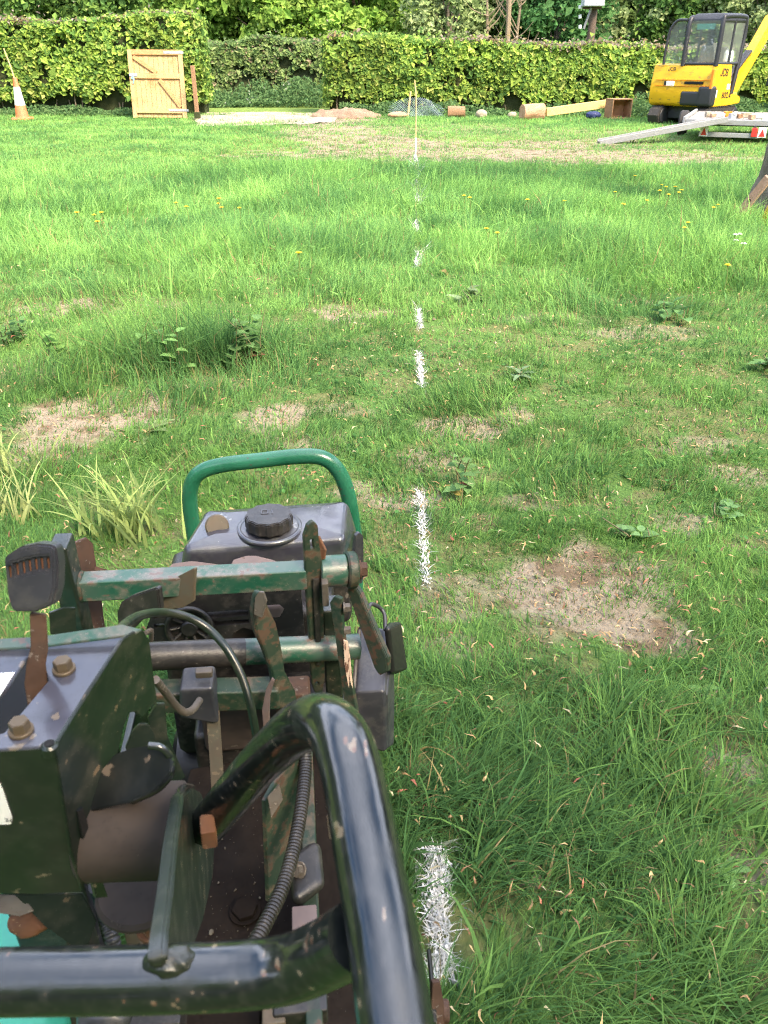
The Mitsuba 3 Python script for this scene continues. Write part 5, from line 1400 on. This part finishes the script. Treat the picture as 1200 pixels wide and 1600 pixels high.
# engine, shroud, heat shield
hs = m_('heat_shield', plate([(250, 897), (270, 880), (300, 876), (360, 884), (365, 874), (385, 868), (400, 868), (425, 874), (440, 880), (540, 872), (545, 905), (250, 915)], U(380, 890, Y=1.33), azn(6, 62), .006, .002), 'heat_shield')
m_('engine_block', mbox(U(400, 1010, Y=1.40), (.34, .26, .36), .02), 'dusty_black')
shr = m_('fan_shroud', plate([(228, 985), (240, 950), (258, 935), (285, 930), (330, 926), (470, 918), (478, 1015), (400, 1030), (250, 1032)], U(340, 970, Y=1.24), azn(6, 10), .03, .006,
          holes=[[(322, 958), (386, 954), (386, 960), (322, 965)], [(335, 972), (388, 969), (388, 973), (335, 977)], [(236, 952), (250, 950), (252, 955), (236, 958)], [(240, 962), (256, 960), (258, 965), (240, 967)], [(240, 976), (256, 975), (258, 980), (242, 981)], [(362, 1012), (366, 990), (380, 982), (394, 986), (402, 1010)]], bevel=.001), 'dusty_black')
m_('grille_ring', trimesh.creation.torus(.040, .005, 40, 10), 'dusty_black', shr, smooth=60)
gm = trimesh.creation.torus(.040, .0055, 40, 10)
gA = frame(azn(6, 10))
gms = [gm] + [cyl([0, 0, -.01], [math.cos(a) * .038, math.sin(a) * .038, 0], .0035, 8, .0005) for a in np.arange(10) * .628] + [cyl([0, 0, -.012], [0, 0, .006], .016, 20, .003)]
gmm = cat(*gms); gmm.vertices = gmm.vertices @ gA.T + U(296, 982, Y=1.222)
scene[f'{shr}__grille_ring'] = mikit.ply(gmm, 'dusty_black', smooth=40)
m_('manifold', mbox(U(425, 955, Y=1.30), (.06, .10, .10), .012), 'heat_shield')
m_('carburettor', rhull([U(462, 925, Y=1.34), U(488, 922, Y=1.34), U(470, 985, Y=1.30), U(490, 980, Y=1.30), U(462, 900, Y=1.42)], .018, 16), 'grey_plastic')
m_('engine_base', mbox(U(430, 1110, Y=1.26), (.30, .22, .10), .012), 'dusty_black')
m_('gearbox', mbox(U(385, 1120, Y=1.16), (.16, .06, .12), .012), 'brown_rubber')
# air cleaner and its pieces on the right
ac = m_('air_cleaner', rhull([U(562, 1158, Y=1.27), U(598, 1166, Y=1.27), U(560, 1082, Y=1.29), U(596, 1080, Y=1.29), U(566, 985, Y=1.44), U(602, 990, Y=1.44), U(608, 1150, Y=1.44), U(566, 1140, Y=1.44)], .010, 20), 'grey_plastic', smooth=35)
m_('side_cover', rhull([U(598, 1000, Y=1.42), U(611, 1010, Y=1.42), U(602, 1085, Y=1.29), U(612, 1090, Y=1.34), U(603, 1165, Y=1.29), U(611, 1160, Y=1.36)], .006, 12), 'grey_plastic', ac)
m_('cover_rib', tube([U(553, 1075, Y=1.27), U(556, 1035, Y=1.32), U(561, 985, Y=1.40)], .004, 8), 'worn_steel', ac)
m_('clip', mbox(U(552, 1003, Y=1.28), (.03, .004, .008), .001), 'worn_steel', ac)
m_('bail_wire', tube([U(574, 955, Y=1.42), U(580, 944, Y=1.44), U(594, 950, Y=1.46), U(601, 962, Y=1.45), U(602, 985, Y=1.42)], .0045, 8), 'grey_plastic', smooth=60)
m_('pull_handle', rhull([U(610, 978, Y=1.37), U(622, 977, Y=1.40), U(631, 1042, Y=1.40), U(618, 1048, Y=1.37)] + [U(606, 984, Y=1.33), U(613, 1046, Y=1.33)], .007, 14), 'rubber_black', smooth=35)

# upper cross bar, collars, slotted plates
cl, crr = U(122, 917, z=.757), U(480, 898, z=.757)
ub = m_('upper_bar', rbox((cl + crr) / 2, (np.linalg.norm(crr - cl), .036, .037), np.stack([norm(crr - cl), norm(np.cross([0, 0, 1], crr - cl)), [0, 0, 1]], 1), .003, 10), 'worn_green_paint', smooth=30)
bd = norm(crr - cl)
m_('end_collar', cyl(cl - bd * .012, cl + bd * .010, .026, 28, .003), 'rusty_green_paint', ub)
m_('adjuster_plate', plate([(104, 862), (122, 846), (137, 840), (146, 850), (151, 882), (158, 925), (166, 992), (118, 992), (112, 935), (104, 885)], U(122, 920, Y=cl[1]) - bd * .022, norm(MR * .93 - MF * .36), .007, .004,
       holes=[[(116, 876), (121, 872), (127, 895), (122, 898)]], bevel=.0015), 'rust', smooth=30)
m_('adjuster_flange', plate([(146, 884), (174, 892), (178, 906), (150, 908)], U(160, 895, Y=1.17), azn(30, 25), .006), 'rust')
m_('depth_plate', plate([(78, 958), (100, 950), (118, 950), (120, 992), (80, 992)], U(95, 965, Y=1.00), azn(40, 5), .006), 'dark_green_paint')
bk1 = m_('lift_bracket', plate([(246, 919), (272, 904), (305, 887), (303, 912), (302, 940), (285, 950), (250, 954)], U(302, 912, Y=cl[1] - .012), azn(-24, 6), .007, .002), 'tan_steel')
m_('bracket_grip', plate([(182, 958), (188, 942), (205, 932), (246, 918), (250, 955), (228, 962), (206, 985), (184, 986)], U(246, 935, Y=1.005), azn(-20, 6), .014, .004, bevel=.003), 'dusty_black')
boss = m_('pivot_boss', cyl(U(500, 893, Y=1.13), U(541, 891, Y=1.138), .0265, 36, .002), 'worn_green_paint')
m_('collar', cyl(U(541, 891, Y=1.138), U(557, 890, Y=1.142), .031, 36, .003), 'rusty_green_paint', boss)
m_('pivot_bolt', hexbolt(U(562, 890, Y=1.143), MR, .013, .012), 'rust', boss, smooth=20)
m_('end_plate', plate([(556, 838), (562, 832), (568, 838), (569, 900), (566, 912), (552, 912), (551, 880)], U(560, 880, Y=1.16), azn(25, 5), .010, .003), 'grey_plastic')
m_('rear_plate', plate([(540, 870), (552, 830), (560, 832), (556, 872), (548, 880)], U(550, 850, Y=1.26), azn(60, 5), .008), 'rusty_green_paint')
m_('notched_plate', plate([(475, 840), (481, 822), (489, 815), (497, 822), (499, 850), (503, 872), (506, 960), (508, 1060), (504, 1082), (494, 1086), (488, 1070), (484, 1000), (478, 905)], U(488, 900, Y=1.11), azn(22, 0), .012, .004,
       holes=[[(485, 845), (489, 843), (490, 857), (486, 859)], [(494, 1066), (498, 1066), (498, 1070), (494, 1070)]], bevel=.002), 'rusty_green_paint', smooth=30)
m_('notched_flange', plate([(497, 838), (508, 860), (506, 874), (496, 876)], U(500, 860, Y=1.13), azn(-30, 10), .006), 'bright_rust')
m_('slot_liner', plate([(489, 905), (499, 905), (503, 1040), (495, 1040)], U(494, 960, Y=1.104), azn(22, 0), .004), 'dusty_black')
m_('link_arm', plate([(541, 921), (552, 913), (562, 928), (577, 965), (592, 1000), (605, 1028), (604, 1050), (592, 1056), (584, 1044), (566, 992), (552, 955)], U(572, 985, Y=1.10), azn(-38, 14), .014, .004, bevel=.003), 'rusty_green_paint', smooth=30)
m_('lift_link', plate([(515, 942), (522, 932), (532, 936), (534, 985), (543, 1040), (555, 1105), (562, 1150), (548, 1150), (538, 1100), (528, 1030), (522, 985)], U(530, 1000, Y=1.06), azn(-30, 8), .010, .002), 'rusty_green_paint')
m_('wood_sliver', plate([(536, 1000), (543, 1002), (547, 1030), (551, 1075), (557, 1122), (550, 1116), (545, 1080), (538, 1040)], U(540, 1040, Y=1.045), azn(-12, 8), .003, 0), 'splintered_wood')
m_('stop_lug', mbox(U(508, 925, Y=1.10), (.011, .02, .045), .002), 'worn_steel')
m_('link_bolt', hexbolt(U(537, 950, Y=1.07), MR, .008, .010), 'worn_steel', smooth=20)
m_('link_bolt', hexbolt(U(538, 985, Y=1.07), MR, .007, .010), 'worn_steel', smooth=20)
# centre lever
m_('ratchet_lever', plate([(396, 958), (399, 936), (404, 926), (411, 926), (419, 948), (432, 975), (440, 1010), (446, 1050), (462, 1080), (466, 1104), (446, 1118), (432, 1096), (425, 1050), (411, 1012), (400, 988)], U(425, 1000, Y=1.03), azn(36, 6), .016, .005, bevel=.003), 'rusty_green_paint', smooth=30)
m_('ratchet_tip', plate([(396, 960), (398, 934), (404, 925), (411, 926), (416, 940), (409, 966)], U(403, 945, Y=1.012), azn(-15, 10), .006, .002), 'worn_steel')
m_('lever_base', mbox(U(458, 1088, Y=1.08), (.06, .05, .05), .004), 'rust')
m_('quadrant', plate([(409, 1110), (415, 1078), (424, 1060), (428, 1064), (421, 1090), (420, 1120), (424, 1150), (412, 1150)], U(418, 1100, Y=.98), azn(-10, 10), .006, .001), 'heat_shield')
# pipes across
pa, pb = U(228, 1026, Y=1.05), U(640 - 80, 1010, Y=1.13)
m_('cross_pipe', tube([pa, pa * .55 + pb * .45], .0235, 28, curve=False), 'dusty_black', smooth=60)
m_('cross_pipe', tube([pa * .57 + pb * .43, pb], .0225, 28, curve=False), 'worn_green_paint', smooth=60)
la, lb_ = U(236, 1088, Y=1.00), U(436, 1082, Y=1.03)
lbr = m_('lower_bar', rbox((la + lb_) / 2, (np.linalg.norm(lb_ - la), .04, .04), np.stack([norm(lb_ - la), norm(np.cross([0, 0, 1], lb_ - la)), [0, 0, 1]], 1), .004, 10), 'rusty_green_paint', smooth=30)
scb = U(316, 1082, Y=.995)
m_('strap_clamp', rhull([scb + MA @ np.array(o) for o in ((-.024, -.022, .026), (.016, -.022, .026), (-.024, .022, .026), (.016, .022, .026), (-.028, -.024, -.02), (.018, -.024, -.035), (-.02, .02, -.03), (.016, .02, -.03))], .006, 14), 'grey_plastic', smooth=35)
m_('clamp_bolt', mbox(U(319, 1051, Y=.985), (.026, .014, .012), .002), 'worn_steel')
m_('hanging_strap', plate([(321, 1112), (342, 1111), (346, 1170), (350, 1236), (330, 1237), (326, 1170)], U(335, 1150, Y=.965), azn(-4, 25), .005, .0005), 'tan_steel')
m_('bent_rod', tube([U(243, 1062, Y=.84), U(262, 1086, Y=.88), U(276, 1104, Y=.90), U(290, 1113, Y=.91), U(302, 1108, Y=.93), U(312, 1094, Y=.955)], .0058, 14), 'worn_steel', smooth=60)
m_('hook_wire', tube([U(226, 990, Y=1.0), U(236, 985, Y=1.02), U(236, 1000, Y=1.04)], .004, 8), 'worn_steel', smooth=60)
m_('bowden_cable', tube([U(178, 998, Y=.70), U(196, 975, Y=.76), U(222, 961, Y=.83), U(255, 957, Y=.88), U(290, 963, Y=.90), U(325, 982, Y=.90), U(355, 1015, Y=.88), U(378, 1058, Y=.86), U(392, 1105, Y=.84), U(402, 1160, Y=.83)], .0057, 16), 'dark_green_paint', smooth=60)
m_('bracket_tab', plate([(232, 1122), (246, 1100), (258, 1100), (262, 1150), (290, 1215), (262, 1232), (240, 1180)], U(250, 1160, Y=.74), azn(30, 12), .006), 'dark_green_paint')
m_('round_tab', plate([(195, 1172), (206, 1145), (218, 1132), (232, 1132), (242, 1150), (246, 1175), (215, 1180)], U(220, 1155, Y=.60), azn(25, 15), .005, .004), 'dark_green_paint')

# deck, side plates, hose, low gear
d0 = [U(300, 1205, z=.33), U(500, 1172, z=.33), U(575, 1660, z=.33), U(190, 1660, z=.33)]
dk = m_('deck', rhull([p + [0, 0, o] for p in d0 for o in (0, -.03)], .004, 6), 'dirty_deck')
m_('deck_bolt', hexbolt(U(383, 1424, z=.338), [0, 0, 1], .020, .010), 'dirty_deck', dk, smooth=20)
m_('deck_front', mbox(U(400, 1150, z=.36) + [0, .10, 0], (.24, .14, .12), .01), 'dusty_black')
rng = np.random.default_rng(19)
cr_ = []
for k in range(170):
    p = U(rng.uniform(310, 480), rng.uniform(1240, 1490), z=.336)
    m = trimesh.creation.icosphere(0, 1.0); m.vertices = m.vertices * rng.uniform(.5, 1.4, 3) * .0009 * rng.lognormal(0, .5) @ trimesh.transformations.random_rotation_matrix(rng.random(3))[:3, :3] + p
    cr_.append(m)
m_('soil_crumbs', cat(*cr_), 'tan_steel', dk, kind='stuff')
m_('side_plate', plate([(414, 1252), (432, 1220), (466, 1178), (470, 1200), (466, 1262), (446, 1340), (428, 1402), (420, 1410), (417, 1330)], U(440, 1290, Y=.80), azn(58, 10), .007, .001), 'rusty_green_paint')
m_('plate_lug', plate([(418, 1246), (436, 1226), (442, 1250), (424, 1278)], U(430, 1250, Y=.78), azn(10, 30), .006), 'worn_steel')
m_('corrugated_hose', hose([U(476, 1160, Y=.88), U(477, 1200, Y=.85), U(471, 1260, Y=.79), U(459, 1325, Y=.73), U(440, 1390, Y=.67), U(412, 1448, Y=.62), U(385, 1500, Y=.58), U(370, 1560, Y=.54)], .0088, .0048), 'dusty_black', smooth=50)
fr = m_('frame_rail', mbox(U(486, 1400, z=.40), (.022, .62, .07), .003), 'rusty_green_paint')
m_('clevis', rhull([U(462, 1350, z=.46), U(490, 1330, z=.46), U(494, 1380, z=.46), U(468, 1400, z=.46)], .012, 12), 'dusty_black', fr)
m_('clevis_bolt', hexbolt(U(468, 1360, z=.475), [-.5, -.5, .7], .010, .012), 'worn_steel', fr, smooth=20)
m_('spacer_block', mbox(U(476, 1442, z=.47), (.034, .04, .02), .002), 'heat_shield', fr)
ch = []
for k in range(60):
    p = U(rng.uniform(500, 552), rng.uniform(1300, 1500), z=rng.uniform(.16, .30))
    m = trimesh.creation.icosphere(2, 1.0); m.vertices *= rng.uniform(.008, .022, 3); lump(m, .003, 90, k); m.apply_translation(p); ch.append(m)
m_('caked_soil', cat(*ch), 'dirty_deck', smooth=True, kind='stuff')
m_('outer_rail', mbox(U(525, 1420, z=.16), (.05, .60, .05), .005), 'dirty_deck')
for px, py in ((505, 1378), (530, 1408), (512, 1432), (534, 1462)):
    m_('rail_bolt', hexbolt(U(px, py, z=.25), [0, 0, 1], .009, .012), 'dirty_deck', smooth=20)
m_('slotted_tab', plate([(510, 1275), (518, 1272), (522, 1312), (514, 1312)], U(515, 1290, Y=.80), azn(0, 20), .004, .001, holes=[[(513, 1284), (517, 1284), (517, 1290), (513, 1290)]]), 'worn_steel')
# lower right foot with its thin guide rod
ft = m_('edge_guide', plate([(676, 1536), (688, 1535), (694, 1570), (696, 1660), (676, 1660), (674, 1580)], U(684, 1570, z=.16), azn(15, 25), .012, .002), 'rust')
m_('guide_rod', tube([U(670, 1486, z=.09), U(675, 1535, z=.13), U(679, 1600, z=.16)], .0042, 10, curve=False), 'dusty_black', ft)
m_('guide_nut', cyl(U(690, 1580, z=.13), U(702, 1580, z=.13), .018, 20, .003), 'rust', ft)
for c, s, mt in ((U(470, 1575, z=.42), (.07, .03, .03), 'dusty_black'), (U(430, 1590, z=.40), (.03, .05, .06), 'tan_steel'), (U(245, 1590, z=.42), (.07, .05, .05), 'dusty_black'), (U(350, 1590, z=.36), (.10, .05, .03), 'dirty_deck')):
    m_('lower_fitting', mbox(c, s, .003), mt)
# drive rollers that carry the machine
for yy in (.72, 1.34):
    c = np.array([-.27, yy, .10])
    r_ = m_('drive_roller', cyl(c - MR * .19, c + MR * .19, .105, 36, .01), 'rubber_black')
    m_('axle', cyl(c - MR * .24, c + MR * .24, .016, 16, .002), 'dusty_black', r_)
m_('side_frame', mbox(np.array([-.49, .98, .24]), (.016, .80, .14), .004), 'dark_green_paint')
m_('side_frame', mbox(np.array([-.055, 1.08, .22]), (.016, .62, .12), .004), 'dark_green_paint')
m_('riser', mbox(U(140, 1050, Y=1.08), (.03, .05, .52), .004), 'dark_green_paint')
m_('riser', mbox(U(520, 1060, Y=1.13) - [0, -.02, .05], (.03, .05, .40), .004), 'dark_green_paint')
m_('box_support', mbox(np.array([-.40, .62, .62]), (.06, .06, .48), .006), 'dusty_black')
